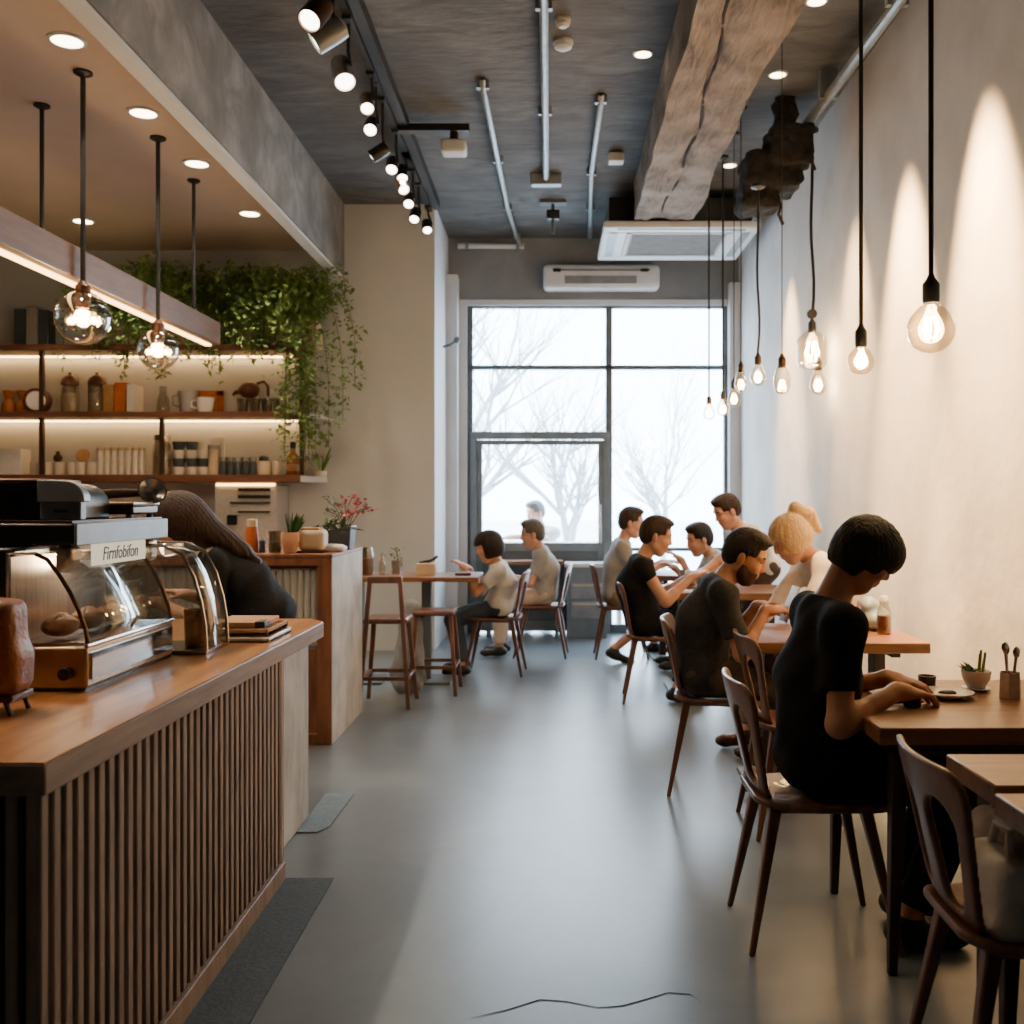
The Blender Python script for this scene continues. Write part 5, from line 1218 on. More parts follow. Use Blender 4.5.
# bags hung on the foreground chair
def bag(name, label, c, half, mat, seed):
    t = thing(name, label, 'bag', (c[0], c[1], c[2] - half[2]), 'cloth bags on the foreground chair')
    F = Field([c[i] - half[i] - .05 for i in range(3)], [c[i] + half[i] + .05 for i in range(3)], .008)
    F.box((c[0], c[1], c[2] - half[2] * .15), I3, (half[0], half[1], half[2] * .82), min(half) * .8, .03)
    F.ell((c[0], c[1], c[2] - half[2] * .45), I3, (half[0] * 1.05, half[1] * 1.02, half[2] * .5), .03)
    F.wrinkle(.006, 40, seed); sdf_obj('bag_body', F, M[mat], t, 1)
    zt = c[2] + half[2] * .62
    obj('strap', MB().tube([(c[0], c[1] - half[1] * .6, zt - .03), (c[0] + .01, c[1] - half[1] * .35, zt + .05), (c[0] + .01, c[1] + half[1] * .35, zt + .05), (c[0], c[1] + half[1] * .6, zt - .03)], .011, 8), M[mat], t)
bag('cloth_bag', 'white cloth bag resting on the foreground chair seat, behind its backrest', (.985, 2.21, .555), (.042, .09, .115), 'bag_white', 1)
bag('tote_bag', 'beige cloth tote resting on the foreground chair seat, behind the white bag', (1.06, 2.36, .575), (.05, .10, .13), 'bag_cloth', 2)

# things on the front table
ZT1 = .75
def disc_item(name, label, cat, px, py, Y, z, parts, group=None):
    k = Y / 1000; x = (px - VX) * k; t = thing(name, label, cat, (x, Y, z), group)
    for nm, prof, mt in parts: obj(nm, MB().lathe([(a, b) for a, b in prof], (x, Y, z), 32), M[mt], t)
    return t, x
t, x = disc_item('dinner_plate', 'white plate with a dark smear of food on the front table', 'plate', 946, 0, 3.3, ZT1,
                 [('plate', [(.05, 0), (.055, .004), (.088, .016), (.088, .02), (.055, .012), (0, .011)], 'ceramic')])
Ff = Field((x - .05, 3.2, ZT1), (x + .06, 3.4, ZT1 + .04), .004); Ff.ell((x + .005, 3.31, ZT1 + .012), I3, (.028, .018, .008), .01); Ff.ell((x + .022, 3.30, ZT1 + .012), I3, (.014, .01, .008), .01)
tag(sdf_obj('sauce', Ff, M['food_dark']), 'dark brown food left on the white plate', 'food')
for px, Y, lab in ((912, 3.15, 'small dark cup by the fingers of the front diner, nearer the viewer'), (927, 3.42, 'small dark cup on the front table behind the plate edge')):
    k = Y / 1000; xx = (px - VX) * k; t = thing('sauce_cup', lab, 'cup', (xx, Y, ZT1), 'dark cups on the front table')
    obj('cup', MB().lathe([(.024, 0), (.027, .004), (.03, .05), (.026, .05), (.023, .008), (0, .008)], (xx, Y, ZT1), 24), M['black_plastic'], t)
    obj('contents', MB().cyl((xx, Y, ZT1 + .03), (xx, Y, ZT1 + .04), .0262, n=20), M['food_dark'], t)
k = .00325; xx = (888 - VX) * k
t = thing('spoon', 'steel spoon lying by the hands of the front diner', 'spoon', (xx, 3.2, ZT1))
obj('handle', MB().tube([(xx - .02, 3.17, ZT1 + .006), (xx + .05, 3.18, ZT1 + .008), (xx + .09, 3.185, ZT1 + .006)], .004, 8), M['steel'], t); obj('spoon_head', MB().sphere((xx - .035, 3.167, ZT1 + .006), (.022, .014, .005), 16, 8), M['steel'], t)
t, x = disc_item('plant_bowl', 'small white ribbed bowl with green succulent and stalks on a saucer', 'bowl', 976, 0, 3.42, ZT1,
                 [('saucer', [(.03, 0), (.046, .006), (.048, .01), (0, .008)], 'ceramic'), ('bowl', [(.024, .009), (.03, .012), (.045, .04), (.05, .068), (.046, .068), (.04, .05), (0, .05)], 'ceramic')])
m = MB(); RR = random.Random(8)
for i in range(9): leaf_quad(m, Vector((x - .012 + RR.uniform(-.01, .01), 3.42 + RR.uniform(-.015, .015), ZT1 + .055)), (RR.uniform(-1, .5), RR.uniform(-1, 1), .55), .05, .014)
obj('succulent', m, M['leaf_dark'], t, smooth=0)
for dx, dy, h in ((.014, 0, .075), (.022, .01, .085), (.03, -.005, .08)): obj('stalk', MB().tube([(x + dx * .6, 3.42 + dy, ZT1 + .05), (x + dx, 3.42 + dy, ZT1 + .05 + h)], [.006, .0045], 8), M['asparagus'], t)
Y = 3.28; xx = (1010 - VX) * Y / 1000
t = thing('cutlery_holder', 'grey six-sided cutlery holder with spoons at the right picture edge', 'cutlery holder', (xx, Y, ZT1))
obj('holder', MB().lathe([(.034, 0), (.036, .004), (.033, .085), (.028, .085), (.028, .01), (0, .01)], (xx, Y, ZT1), 6), M['cloth_beige'], t, smooth=20)
for i, (dx, dy, h, hd) in enumerate(((-.012, 0, .155, 1), (-.004, .01, .145, 0), (.014, -.004, .14, 1), (.02, .008, .135, 0))):
    c = obj('spoon', MB().tube([(xx + dx * .4, Y + dy, ZT1 + .02), (xx + dx * 1.3, Y + dy * 1.6, ZT1 + h)], [.004, .005], 8), M['steel' if hd else 'dark_wood'], t)
    obj('spoon_head', MB().sphere((xx + dx * 1.35, Y + dy * 1.6, ZT1 + h + .012), (.012, .006, .018), 12, 8), M['steel' if hd else 'dark_wood'], c)
# second table
Y = 4.85; xx = (884 - VX) * Y / 1000
t = thing('milk_tea_bottle', 'clear bottle half full of milk tea on the second table', 'bottle', (xx, Y, .75))
obj('bottle', MB().lathe([(.03, 0), (.034, .005), (.035, .1), (.028, .125), (.022, .135), (.022, .16)], (xx, Y, .75), 24), M['jar_glass'], t)
obj('contents', MB().lathe([(.028, .004), (.031, .006), (.032, .09), (0, .09)], (xx, Y, .75), 24), M['tea'], t)
obj('dome_lid', MB().lathe([(.024, .158), (.024, .168), (.016, .185), (0, .188)], (xx, Y, .75), 20), M['white_plastic'], t)
Fp = Field((1.46, 4.85, .74), (1.74, 5.2, .95), .008); Fp.ell((1.60, 5.02, .81), I3, (.075, .1, .065), .02); Fp.ell((1.58, 5.0, .87), I3, (.05, .06, .04), .03); Fp.wrinkle(.012, 45)
tag(sdf_obj('plastic_bag', Fp, M['blue_bag']), 'crumpled pale blue bag on the second table behind the front diner', 'bag')
t = thing('paper_menu', 'white folded paper held up by the bearded man', 'paper', (1.13, 4.83, .80))
a = P(783, 622, 4.8); b = P(797, 587, 4.84)
obj('sheet', MB().sheet([[a + Vector((0, -.07, 0)), a + Vector((.01, 0, 0)), a + Vector((0, .09, 0))], [b + Vector((0, -.07, 0)), b + Vector((.01, 0, 0)), b + Vector((0, .09, 0))]]), M['paper'], t, thick=.003)
# third and far tables
for px, Y, lab in ((690, 7.35, 'clear glass on the third table, nearest the black-clad diner'), (700, 7.5, 'clear glass in the middle of the third table'), (684, 7.6, 'clear glass at the back edge of the third table')):
    k = Y / 1000; xx = (px - VX) * k; tag(obj('drinking_glass', MB().lathe([(.028, 0), (.03, .004), (.036, .12), (.033, .12), (.028, .01), (0, .01)], (xx, Y, .75), 20), M['jar_glass']), lab, 'glass', 'glasses on the third table')
tag(obj('paper_sheet', MB().box((.83, 7.0, .75), (1.02, 7.22, .753)), M['paper']), 'white paper sheet at the near corner of the third table', 'paper')
k = .0074; t = thing('small_plate', 'small pale plate on the third table under the reaching arm', 'plate', (1.02, 7.42, .75))
obj('plate', MB().lathe([(.05, 0), (.085, .014), (.085, .018), (.05, .008), (0, .007)], (1.02, 7.42, .75), 24), M['ceramic'], t); obj('food', MB().sphere((1.02, 7.42, .765), (.045, .04, .02), 14, 8), M['bread'], t)

# =================================================================== PEOPLE
def ik(S, T, l1, l2, pole):
    S, T = Vector(S), Vector(T); d = T - S; L = d.length
    if L > (l1 + l2) * .999: T = S + d * ((l1 + l2) * .999 / L); d = T - S; L = d.length
    a = (l1 * l1 - l2 * l2 + L * L) / (2 * L); h = math.sqrt(max(0, l1 * l1 - a * a)); n = d / L
    p = Vector(pole); p = (p - n * p.dot(n)).normalized()
    return S + n * a + p * h, T
def nv(v): return np.array(v, float)

def person(label, Pv, C, N, H, yaw, face, wrists, ankles, hair='short', hairm='hair_black', shirt='cloth_black', sleeve=.62,
           pants='cloth_black', shorts=False, skin='skin', shoe='shoe_black', s=1.0, poles=None, kpoles=None, hv=.006, hands=None, collar=None, neckup=.012,
           toe=None, female=False, headk=1.0, curl=.5, long_dir=None, hem=.0, beard=False, knees=None):
    Pv, C, N, H = map(Vector, (Pv, C, N, H))
    f = Vector((math.cos(yaw), math.sin(yaw), 0)); l = Vector((-f.y, f.x, 0)); L = nv(l)
    face = Vector(face).normalized(); side = Vector((0, 0, 1)).cross(face); side = side.normalized()
    upv = face.cross(side).normalized()
    HR = np.stack([nv(face), nv(side), nv(upv)], 1)
    t = thing('person', label, 'person', (Pv.x, Pv.y, 0))
    sw = (.165 if female else .182) * s
    ut = (N - C).normalized()
    Sh = [N + l * sw - ut * .06 * s, N - l * sw - ut * .06 * s]
    Hip = [Pv + l * .088 * s, Pv - l * .088 * s]
    arms = []; legs = []
    for i in (0, 1):
        pole = (poles[i] if poles else tuple(-f * .5 + (l if i == 0 else -l) * .35 + Vector((0, 0, -1))))
        e, w = ik(Sh[i], wrists[i], .285 * s, .25 * s, pole); arms.append((Sh[i], e, w))
        kp = (kpoles[i] if kpoles else tuple(f + Vector((0, 0, .6))))
        k_, a_ = ik(Hip[i], ankles[i], .43 * s, .41 * s, kp); legs.append((Hip[i], k_, a_))
    allp = [Pv, C, N, H] + [q for a in arms + legs for q in a]
    lo = [min(q[i] for q in allp) - .24 for i in range(3)]; hi = [max(q[i] for q in allp) + .24 for i in range(3)]
    lo[2] = max(lo[2], -.03)
    slim = .92 if female else 1.0
    def torso(F, o, k, top=True):
        F.cap(Hip[0], Hip[1], .098 * s + o, None, k)
        F.cap(Pv, C, .105 * s * slim + o, .108 * s * slim + o, .04, L, 1.38)
        F.cap(C, N - ut * .06 * s, .112 * s * slim + o, .078 * s + o, .05, L, 1.5)
        for i in (0, 1): F.cap(N - ut * .035 * s, Sh[i], .05 * s + o, .054 * s + o, .04)
    # ---- body
    F = Field(lo, hi, hv)
    torso(F, -.008, .04)
    hb = H - upv * .055 * headk - face * .025
    F.cap(N - ut * .03, hb, .056 * s, .05 * s, .03)
    hk = headk * 1.0
    def hp(x, y, z): return nv(H + face * x * hk + side * y * hk + upv * z * hk)
    F.ell(hp(-.008, 0, .03), HR, nv((.098, .077, .088)) * hk, .03)
    F.ell(hp(.03, 0, -.035), HR, nv((.064, .058, .085)) * hk, .03)
    F.cap(hp(.052, -.012, -.102), hp(.052, .012, -.102), .022 * hk, None, .025)
    F.cap(hp(.0, .052, -.06), hp(.05, .02, -.098), .018 * hk, None, .03); F.cap(hp(.0, -.052, -.06), hp(.05, -.02, -.098), .018 * hk, None, .03)
    for y in (1, -1):
        F.ell(hp(.1, .032 * y, .004), HR, nv((.016, .02, .012)) * hk, .012, 's')
        F.cap(hp(.083, .016 * y, .026), hp(.072, .05 * y, .024), .009 * hk, None, .015)
        F.ell(hp(-.004, .077 * y, -.012), HR, nv((.019, .009, .031)) * hk, .006)
        F.ell(hp(.062, .04 * y, -.03), HR, nv((.024, .02, .022)) * hk, .02)
    F.cap(hp(.086, 0, .018), hp(.102, 0, -.026), .008 * hk, .0115 * hk, .012)
    for y in (1, -1): F.ell(hp(.093, .010 * y, -.03), HR, nv((.011, .009, .008)) * hk, .008)
    F.ell(hp(.086, 0, -.058), HR, nv((.012, .023, .0075)) * hk, .006); F.ell(hp(.083, 0, -.071), HR, nv((.012, .02, .0085)) * hk, .006)
    for i in (0, 1):
        S_, E, W = arms[i]
        F.cap(S_, E, .046 * s * slim, .037 * s * slim, .03); F.cap(E, W, .039 * s * slim, .026 * s * slim, .02)
        m_ = E.lerp(W, .3); F.cap(E.lerp(W, .1), m_, .04 * s * slim, .039 * s * slim, .02)
        hd, nrm = None, Vector((0, 0, 1))
        if hands and hands[i]: hd, nrm = Vector(hands[i][0]).normalized(), Vector(hands[i][1])
        else: hd = ((W - E).normalized() * .6 + f * .4).normalized()
        nrm = (nrm - hd * nrm.dot(hd)).normalized(); th = nrm.cross(hd).normalized() * (1 if i == 1 else -1)
        HM = np.stack([nv(hd), nv(th), nv(nrm)], 1)
        q = lambda a, b, c: W + hd * a * s + th * b * s + nrm * c * s
        F.cap(W, q(.03, 0, 0), .025 * s, .026 * s, .02); F.ell(q(.052, 0, 0), HM, nv((.05, .041, .016)) * s, .02)
        for j, (yb_, ln) in enumerate(((.030, .068), (.0105, .077), (-.0095, .071), (-.028, .055))):
            a0 = q(.088 - abs(j - 1) * .004, yb_, .002); ang = 0; p0 = a0
            for sgm, fr_ in enumerate((.45, .32, .23)):
                ang += curl * (.45, .9, .6)[sgm]
                dd = hd * math.cos(ang) - nrm * math.sin(ang) + th * (.06 * (1.5 - j) / 1.5) * (1 if sgm == 0 else .3)
                p1 = p0 + dd.normalized() * ln * fr_ * s * 1.08
                F.cap(p0, p1, (.0092 - .0009 * sgm) * s, (.0086 - .0009 * sgm) * s, .004); p0 = p1
        F.cap(q(.022, .022, -.004), q(.052, .050, -.012), .014 * s, .0115 * s, .012); F.cap(q(.052, .050, -.012), q(.082, .056, -.02 - .012 * curl), .0112 * s, .0092 * s, .005)
    feet = []
    for i in (0, 1):
        hp_, K_, A = legs[i]
        F.cap(hp_, K_, .074 * s, .05 * s, .04); F.cap(K_, A, .05 * s, .034 * s, .03); F.cap(K_.lerp(A, .15) - (f * .012), K_.lerp(A, .45) - (f * .012), .046 * s, .042 * s, .03)
        td = Vector(toe[i]).normalized() if toe and toe[i] else f
        hl = A - td * .045 * s + Vector((0, 0, -.05 * s)); bl = A + td * .13 * s + Vector((0, 0, -.062 * s + (td.z * .02)))
        F.cap(A, A + Vector((0, 0, -.04 * s)), .034 * s, .032 * s, .02); F.cap(hl, bl, .03 * s, .026 * s, .02, nv(td.cross(Vector((0, 0, 1))).normalized()), 1.25); feet.append((A, hl, bl, td))
    sdf_obj('body', F, M[skin], t, 1)
    # ---- shirt
    F = Field(lo, hi, max(.0065, hv)); o = .011
    torso(F, o, .04)
    F.cap(Pv + Vector((0, 0, .02)), Pv.lerp(C, .5), .112 * s * slim + o + hem, .106 * s * slim + o, .04, L, 1.4)
    for i in (0, 1):
        S_, E, W = arms[i]; up = S_ + (E - S_).normalized() * -.01
        if sleeve > 1.0:
            F.cap(up, E, .056 * s + .004, .05 * s, .06); F.cap(E, E.lerp(W, sleeve - 1), .05 * s, .034 * s, .02, cut=True)
        elif sleeve > 0:
            F.cap(up, S_.lerp(E, sleeve), .053 * s + .003, .057 * s, .05, cut=True)
    F.wrinkle(.0035, 34, Pv.y)
    pl = nv((N + ut * neckup)); un = nv((ut * .8 - f * .0 + (hb - N).normalized() * .4).normalized())
    zb = Pv.z - .075 * s
    def cutter(X, Y, Z, v):
        v = np.maximum(v, (X - pl[0]) * un[0] + (Y - pl[1]) * un[1] + (Z - pl[2]) * un[2])
        # keep only what belongs above the seat line near the hips
        return np.maximum(v, zb - Z)
    F.custom(cutter); F.cap(N - ut * .02, hb, .0535 * s, .049 * s, .004, mode='s')
    sdf_obj('shirt', F, M[shirt], t, 4)
    if collar: 
        rg = MB(); cc = N + ut * .008; n = 20; u1 = l; u2 = un; w1 = Vector(un).cross(l).normalized()
        pts = [cc + l * math.cos(2 * PI * k / n) * .066 * s + w1 * math.sin(2 * PI * k / n) * .062 * s for k in range(n + 1)]
        obj('collar', MB().tube(pts, .011 * s, 8, caps=False), M[collar], t)
    # ---- trousers
    F = Field(lo, hi, .008); o = .012
    F.cap(Hip[0], Hip[1], .098 * s + o, None, .04); F.cap(Pv, Pv.lerp(C, .35), .104 * s + o * .4, .098 * s, .03, L, 1.36)
    for i in (0, 1):
        hp_, K_, A = legs[i]
        F.cap(hp_, K_, .08 * s + o, .056 * s + o, .04, cut=shorts)
        if not shorts: F.cap(K_, K_.lerp(A, .93), .056 * s + o, .046 * s + o, .03, cut=True)
    F.wrinkle(.004, 26, Pv.x)
    sdf_obj('trousers', F, M[pants], t, 2)
    # ---- shoes
    for A, hl, bl, td in feet:
        wv = nv(td.cross(Vector((0, 0, 1))).normalized())
        F = Field([min(hl[i], bl[i], A[i]) - .1 for i in range(3)], [max(hl[i], bl[i], A[i]) + .1 for i in range(3)], .007)
        F.cap(hl, bl, .037 * s, .033 * s, .02, wv, 1.2); F.cap(A + Vector((0, 0, -.015)), hl.lerp(bl, .3), .042 * s, .038 * s, .03)
        F.cap(bl, bl + td * .03, .03 * s, .024 * s, .02, wv, 1.3)
        so = sdf_obj('shoe', F, M[shoe], t, 1)
    # ---- hair
    ex = .23 if hair == 'ponytail' else .17
    hl_, hh_ = [H[i] - ex * hk for i in range(3)], [H[i] + ex * hk for i in range(3)]
    if hair in ('long', 'ponytail'):
        q = H + Vector(long_dir) * .42 if long_dir else H
        hl_ = [min(hl_[i], q[i] - .12) for i in range(3)]; hh_ = [max(hh_[i], q[i] + .12) for i in range(3)]
    F = Field(hl_, hh_, min(.006, hv + .001))
    def cutbox(x0, x1, z0, z1, k=.012, y=.2):
        F.box(hp((x0 + x1) / 2, 0, (z0 + z1) / 2), HR, nv(((x1 - x0) / 2, y, (z1 - z0) / 2)) * hk, .004, k, 's')
    if hair == 'bowl':
        F.ell(hp(-.008, 0, .03), HR, nv((.118, .098, .106)) * hk, .02)
        F.ell(hp(-.022, 0, -.025), HR, nv((.100, .096, .10)) * hk, .03)
        F.ell(hp(.055, 0, .035), HR, nv((.06, .080, .06)) * hk, .03)
        cutbox(.066, .25, -.2, -.012); cutbox(-.25, .25, -.3, -.095); cutbox(.015, .25, -.3, -.05, .02)
    elif hair == 'bob':
        F.ell(hp(-.008, 0, .03), HR, nv((.122, .1, .108)) * hk, .02); F.ell(hp(-.02, 0, -.03), HR, nv((.108, .1, .1)) * hk, .03)
        cutbox(.055, .25, -.2, .03); cutbox(-.25, .25, -.3, -.1)
    elif hair == 'long':
        F.ell(hp(-.01, 0, .03), HR, nv((.118, .096, .106)) * hk, .02); F.ell(hp(-.03, 0, -.03), HR, nv((.1, .092, .1)) * hk, .03)
        d = Vector(long_dir).normalized()
        b0 = H - face * .05; F.cap(b0, b0 + d * .30, .085, .045, .04, nv(side), 1.15); F.cap(b0 + d * .2, b0 + d * .40, .05, .02, .03, nv(side), 1.2)
        F.cap(b0, b0 + Vector((.06, 0, -.2)), .08, .05, .04, nv(side), 1.1); cutbox(.06, .25, -.2, .03)
    elif hair == 'ponytail':
        F.ell(hp(-.01, 0, .032), HR, nv((.113, .09, .101)) * hk, .02); F.ell(hp(-.04, 0, -.02), HR, nv((.075, .08, .07)) * hk, .03)
        F.ell(hp(.005, 0, -.02), HR, nv((.075, .088, .085)) * hk, .03)
        cutbox(.062, .25, -.2, .03); cutbox(-.25, .25, -.3, -.085)
        b0 = Vector(hp(-.075, 0, .09)); F.cap(b0, b0 + upv * .035 - face * .025, .03, .036, .02); F.cap(b0 + upv * .035 - face * .025, b0 - face * .07 - upv * .03, .034, .04, .02); F.cap(b0 - face * .07 - upv * .03, b0 - face * .08 - upv * .14, .042, .02, .02)
    else:
        F.ell(hp(-.010, 0, .036), HR, nv((.104, .085, .097)) * hk, .02); F.ell(hp(-.05, 0, .0), HR, nv((.062, .076, .078)) * hk, .02)
        F.ell(hp(.035, 0, .096), HR, nv((.058, .066, .03)) * hk, .03)
        cutbox(.06, .25, -.2, .06); cutbox(.083, .25, -.2, .082, .02); cutbox(-.012, .25, -.3, .012, .015); cutbox(-.25, .25, -.3, -.072)
        F.cap(hp(.012, .076, .03), hp(.016, .073, -.012), .008 * hk, .004 * hk, .01); F.cap(hp(.012, -.076, .03), hp(.016, -.073, -.012), .008 * hk, .004 * hk, .01)
    X, Y, Z = F.grid((slice(None),) * 3)
    ly = (X - H.x) * side.x + (Y - H.y) * side.y + (Z - H.z) * side.z; lx = (X - H.x) * face.x + (Y - H.y) * face.y + (Z - H.z) * face.z
    F.v = (F.v + .0022 * np.sin(np.arctan2(ly, lx) * 46 + 60 * ((X - H.x) * upv.x + (Y - H.y) * upv.y + (Z - H.z) * upv.z) * .15)).astype(np.float32)
    sdf_obj('hair', F, M[hairm], t, 1)
    if beard:
        F = Field([H[i] - .15 for i in range(3)], [H[i] + .15 for i in range(3)], .005)
        F.ell(hp(.032, 0, -.058), HR, nv((.0655, .0605, .066)) * hk, .01); F.cap(hp(.052, -.012, -.103), hp(.052, .012, -.103), .0245 * hk, None, .02)
        F.cap(hp(.0, .052, -.062), hp(.05, .02, -.1), .021 * hk, None, .03); F.cap(hp(.0, -.052, -.062), hp(.05, -.02, -.1), .021 * hk, None, .03); F.cap(hp(.092, -.02, -.046), hp(.092, .02, -.046), .005, None, .006); F.cap(hp(.02, .066, -.01), hp(.03, .06, -.07), .008 * hk, None, .02); F.cap(hp(.02, -.066, -.01), hp(.03, -.06, -.07), .008 * hk, None, .02)
        F.ell(hp(.095, 0, -.02), HR, nv((.06, .075, .03)) * hk, .01, 's'); F.ell(hp(.096, 0, -.062), HR, nv((.02, .022, .012)) * hk, .005, 's'); cutbox(-.1, .06, -.03, .2, .01); cutbox(-.2, .0, -.2, .2, .01)
        sdf_obj('beard', F, M['beard'], t, 1)
    for y in (1, -1):
        c = hp(.0785, .031 * y, .004); obj('eye', MB().sphere(tuple(c), (.0075 * hk, .0085 * hk, .0055 * hk), 12, 8), M['eye'], t)
        obj('eyebrow', MB().tube([hp(.091, .016 * y, .025), hp(.09, .032 * y, .031), hp(.078, .05 * y, .027)], [.0035, .0045, .002], 6), M[hairm], t)
    return t
V = Vector
down = (0, 0, 1)
person('person in black tee seen from behind, dark bowl haircut, eating at the front table', (.865, 3.25, .565), (.858, 3.25, .82), (.898, 3.25, 1.072), (1.015, 3.24, 1.225), 0, (.80, -.10, -.60),
       [(1.12, 3.36, .80), (1.075, 3.13, .80)], [(1.18, 3.36, .10), (1.12, 3.13, .10)], hair='bowl', shirt='cloth_black', pants='cloth_black', hv=.005, sleeve=.66,
       skin='skin_warm', poles=[(-.4, .5, -1), (-.4, -.35, -1)], hands=[((1, -.35, -.12), down), ((1, .25, -.12), down)], curl=.55, headk=.93, hem=.012, s=1.03)
person('bearded man in charcoal shirt leaning forward over the second table', (.72, 4.87, .57), (.73, 4.87, .82), (.825, 4.86, 1.01), (.93, 4.84, 1.13), 0, (.86, -.28, -.42),
       [(1.01, 4.95, .875), (1.0, 4.72, .875)], [(1.12, 5.0, .10), (.98, 4.74, .10)], hair='short', shirt='cloth_char', pants='cloth_brown', skin='skin_warm', beard=True, sleeve=.72,
       poles=[(-.3, .5, -1), (-.5, -.5, -1)], hands=[((.9, -.35, .1), (0, .3, 1)), ((.9, .25, .1), (0, -.3, 1))], curl=.8, headk=1.04, hem=.008)
person('dark-haired diner in black sleeveless top reaching over the third table', (.63, 7.04, .565), (.57, 7.04, .80), (.635, 7.04, 1.0), (.725, 7.02, 1.15), 0, (.93, -.1, -.25),
       [(.98, 7.15, .86), (.95, 6.92, .86)], [(.95, 7.15, .1), (.86, 6.92, .1)], hair='short', hairm='hair_brown', sleeve=.35, headk=1.1, hv=.007, curl=.6)
person('diner in light grey tee and shorts with one leg stretched back on the far right', (.56, 8.97, .56), (.58, 8.97, .82), (.625, 8.96, 1.04), (.70, 8.94, 1.20), 0, (.95, -.15, -.15),
       [(.98, 9.1, .83), (.96, 8.8, .83)], [(.92, 9.1, .1), (.53, 8.62, .12)], hair='short', hairm='hair_brown', shirt='cloth_ltgrey', pants='cloth_khaki', shorts=True, headk=1.1, hv=.007,
       toe=[None, (.95, 0, -.3)], kpoles=[(1, 0, .6), (.8, -.3, .2)])
person('dark-haired diner facing left at the far right table', (1.42, 8.35, .56), (1.40, 8.35, .80), (1.31, 8.33, .95), (1.215, 8.30, 1.075), PI, (-.9, -.25, -.25),
       [(1.06, 8.22, .90), (1.04, 8.5, .82)], [(1.05, 8.2, .1), (1.05, 8.5, .1)], hair='short', shirt='cloth_ltgrey', headk=1.1, hv=.007)
person('standing man in white tee leaning left across the third table', (1.66, 7.98, .86), (1.57, 7.96, 1.05), (1.45, 7.90, 1.18), (1.365, 7.86, 1.315), PI + .25, (-.85, -.3, -.42),
       [(1.10, 7.52, .84), (1.22, 8.0, .80)], [(1.62, 7.85, .08), (1.70, 8.12, .08)], hair='short', hairm='hair_brown', shirt='cloth_white', pants='cloth_brown', headk=1.08, hv=.0065, sleeve=.6,
       poles=[(.2, -.3, -1), (.3, .3, -1)], hands=[((-.8, -.4, -.1), down), None], skin='skin')
person('blond woman with a ponytail in a cream top by the right wall', (1.58, 5.70, .565), (1.60, 5.70, .86), (1.46, 5.66, 1.075), (1.335, 5.62, 1.185), PI + .12, (-.86, .02, -.5),
       [(1.14, 5.26, .82), (1.12, 5.52, .70)], [(1.16, 5.42, .1), (1.10, 5.68, .1)], hair='ponytail', hairm='hair_blond', shirt='cloth_cream', pants='cloth_khaki', neckup=.04, sleeve=1.85, female=True, headk=1.08, hv=.0065, shoe='bronze')
person('person with a dark bob in pale tee facing left at the high table', (-.44, 8.10, .54), (-.39, 8.10, .72), (-.455, 8.10, .885), (-.52, 8.08, 1.025), PI, (-.93, -.12, -.25),
       [(-.70, 7.98, .855), (-.68, 8.2, .83)], [(-.72, 7.95, .09), (-.74, 8.22, .09)], hair='bob', shirt='cloth_white', pants='cloth_denim', s=.88, headk=.98, hv=.007, female=True, hem=.02)
person('person in light grey tee facing left by the glazed door', (-.08, 9.0, .56), (-.06, 9.0, .78), (-.12, 9.0, .96), (-.185, 8.98, 1.095), PI, (-.95, -.1, -.15),
       [(-.42, 8.88, .70), (-.40, 9.12, .70)], [(-.48, 8.9, .1), (-.46, 9.12, .1)], hair='short', hairm='hair_grey', shirt='cloth_ltgrey', pants='cloth_beige', s=.93, headk=1.05, hv=.007, sleeve=.7)
person('person in white tee sitting outside behind the door glass', (-.08, 11.5, .62), (-.09, 11.48, .85), (-.14, 11.42, 1.08), (-.20, 11.34, 1.255), PI + .9, (-.75, -.6, -.2),
       [(-.48, 11.1, .985), (-.1, 11.05, .985)], [(-.3, 11.25, .06), (-.05, 11.25, .06)], hair='short', hairm='hair_grey', shirt='cloth_white', pants='cloth_ltgrey', headk=1.08, hv=.007)
tag(obj('outdoor_stool', MB().cyl((-.08, 11.52, .44), (-.08, 11.52, .50), .2, n=24).cyl((-.08, 11.52, -.05), (-.08, 11.52, .44), .04).cyl((-.08, 11.52, -.05), (-.08, 11.52, -.03), .18), M['frame_grey']), 'round stool outside under the person behind the door glass', 'stool')
person('barista in black tee with long brown hair bending over behind the counter', (-1.41, 4.88, .83), (-1.50, 4.86, .99), (-1.655, 4.82, 1.14), (-1.79, 4.78, 1.29), PI + .12, (-.80, -.12, -.62),
       [(-1.80, 4.60, .92), (-1.82, 5.02, .92)], [(-1.36, 4.78, .08), (-1.34, 5.0, .08)], hair='long', hairm='hair_brown', shirt='cloth_black', skin='skin_warm', collar='cream', female=False, headk=1.12, hem=.02,
       long_dir=(.62, .1, -.42), poles=[(.3, -.3, -1), (.3, .3, -1)], sleeve=.55, hv=.006, s=1.05)

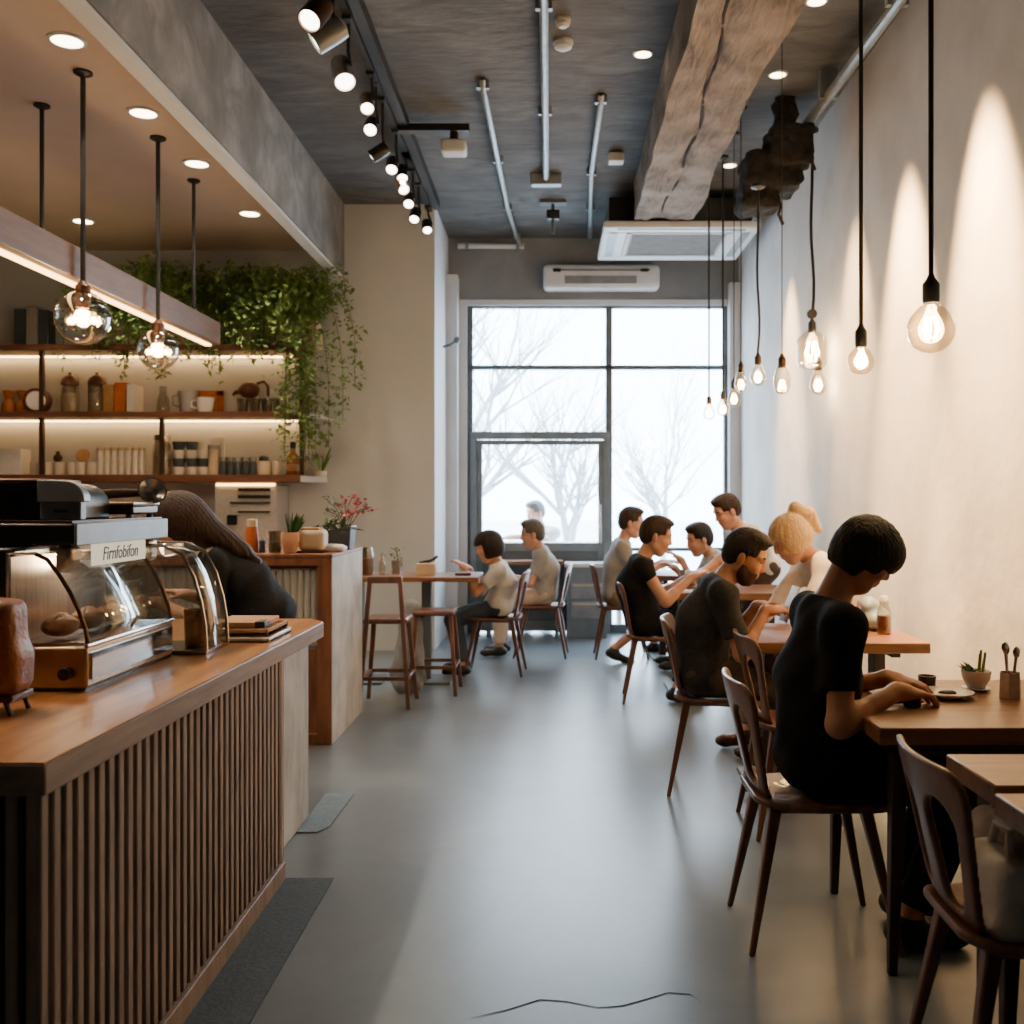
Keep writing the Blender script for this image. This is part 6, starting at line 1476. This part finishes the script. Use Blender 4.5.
# =================================================================== LIGHT, SKY, CAMERA
w = bpy.data.worlds.new('overcast'); SC.world = w; w.use_nodes = True; nt = w.node_tree
for n in list(nt.nodes): nt.nodes.remove(n)
out = nt.nodes.new('ShaderNodeOutputWorld'); bg = nt.nodes.new('ShaderNodeBackground')
tc = nt.nodes.new('ShaderNodeTexCoord'); sp = nt.nodes.new('ShaderNodeSeparateXYZ'); cr = nt.nodes.new('ShaderNodeValToRGB')
nt.links.new(tc.outputs['Generated'], sp.inputs[0]); nt.links.new(sp.outputs['Z'], cr.inputs[0])
cr.color_ramp.elements[0].position = 0.0; cr.color_ramp.elements[0].color = (.66, .81, .94, 1); cr.color_ramp.elements[1].position = .5; cr.color_ramp.elements[1].color = (.72, .86, 1.0, 1)
nt.links.new(cr.outputs[0], bg.inputs[0]); bg.inputs[1].default_value = WORLD; nt.links.new(bg.outputs[0], out.inputs[0])
def area(name, loc, target, sx_, sy_, e, col):
    L = bpy.data.lights.new(name, 'AREA'); L.shape = 'RECTANGLE'; L.size = sx_; L.size_y = sy_; L.energy = e; L.color = col
    o = bpy.data.objects.new(name, L); COL.objects.link(o); o.location = loc
    o.rotation_euler = (Vector(target) - Vector(loc)).to_track_quat('-Z', 'Y').to_euler(); return o
p_ = area('window_portal', (.47, YB + .16, 1.75), (.47, 0, 1.75), 2.7, 3.4, 1, (1, 1, 1)); p_.data.cycles.is_portal = True
cam = bpy.data.cameras.new('camera'); co = bpy.data.objects.new('camera', cam); COL.objects.link(co)
co.location = (0, 0, CAMZ); co.rotation_euler = (PI / 2, 0, 0)
cam.sensor_width = 36; cam.lens = 36 * F_PX / 1024; cam.shift_x = (512 - VX) / 1024; cam.shift_y = (VY - 512) / 1024
cam.clip_start = .05; cam.clip_end = 200
cam.dof.use_dof = True; cam.dof.focus_distance = 3.5; cam.dof.aperture_fstop = 3.5
SC.camera = co
SC.view_settings.view_transform = 'AgX'; SC.view_settings.look = LOOK; SC.view_settings.exposure = EXPO
SC.cycles.use_denoising = True; SC.cycles.max_bounces = 8; SC.cycles.transparent_max_bounces = 24; SC.cycles.caustics_reflective = False; SC.cycles.caustics_refractive = False
SC.cycles.sample_clamp_indirect = 6
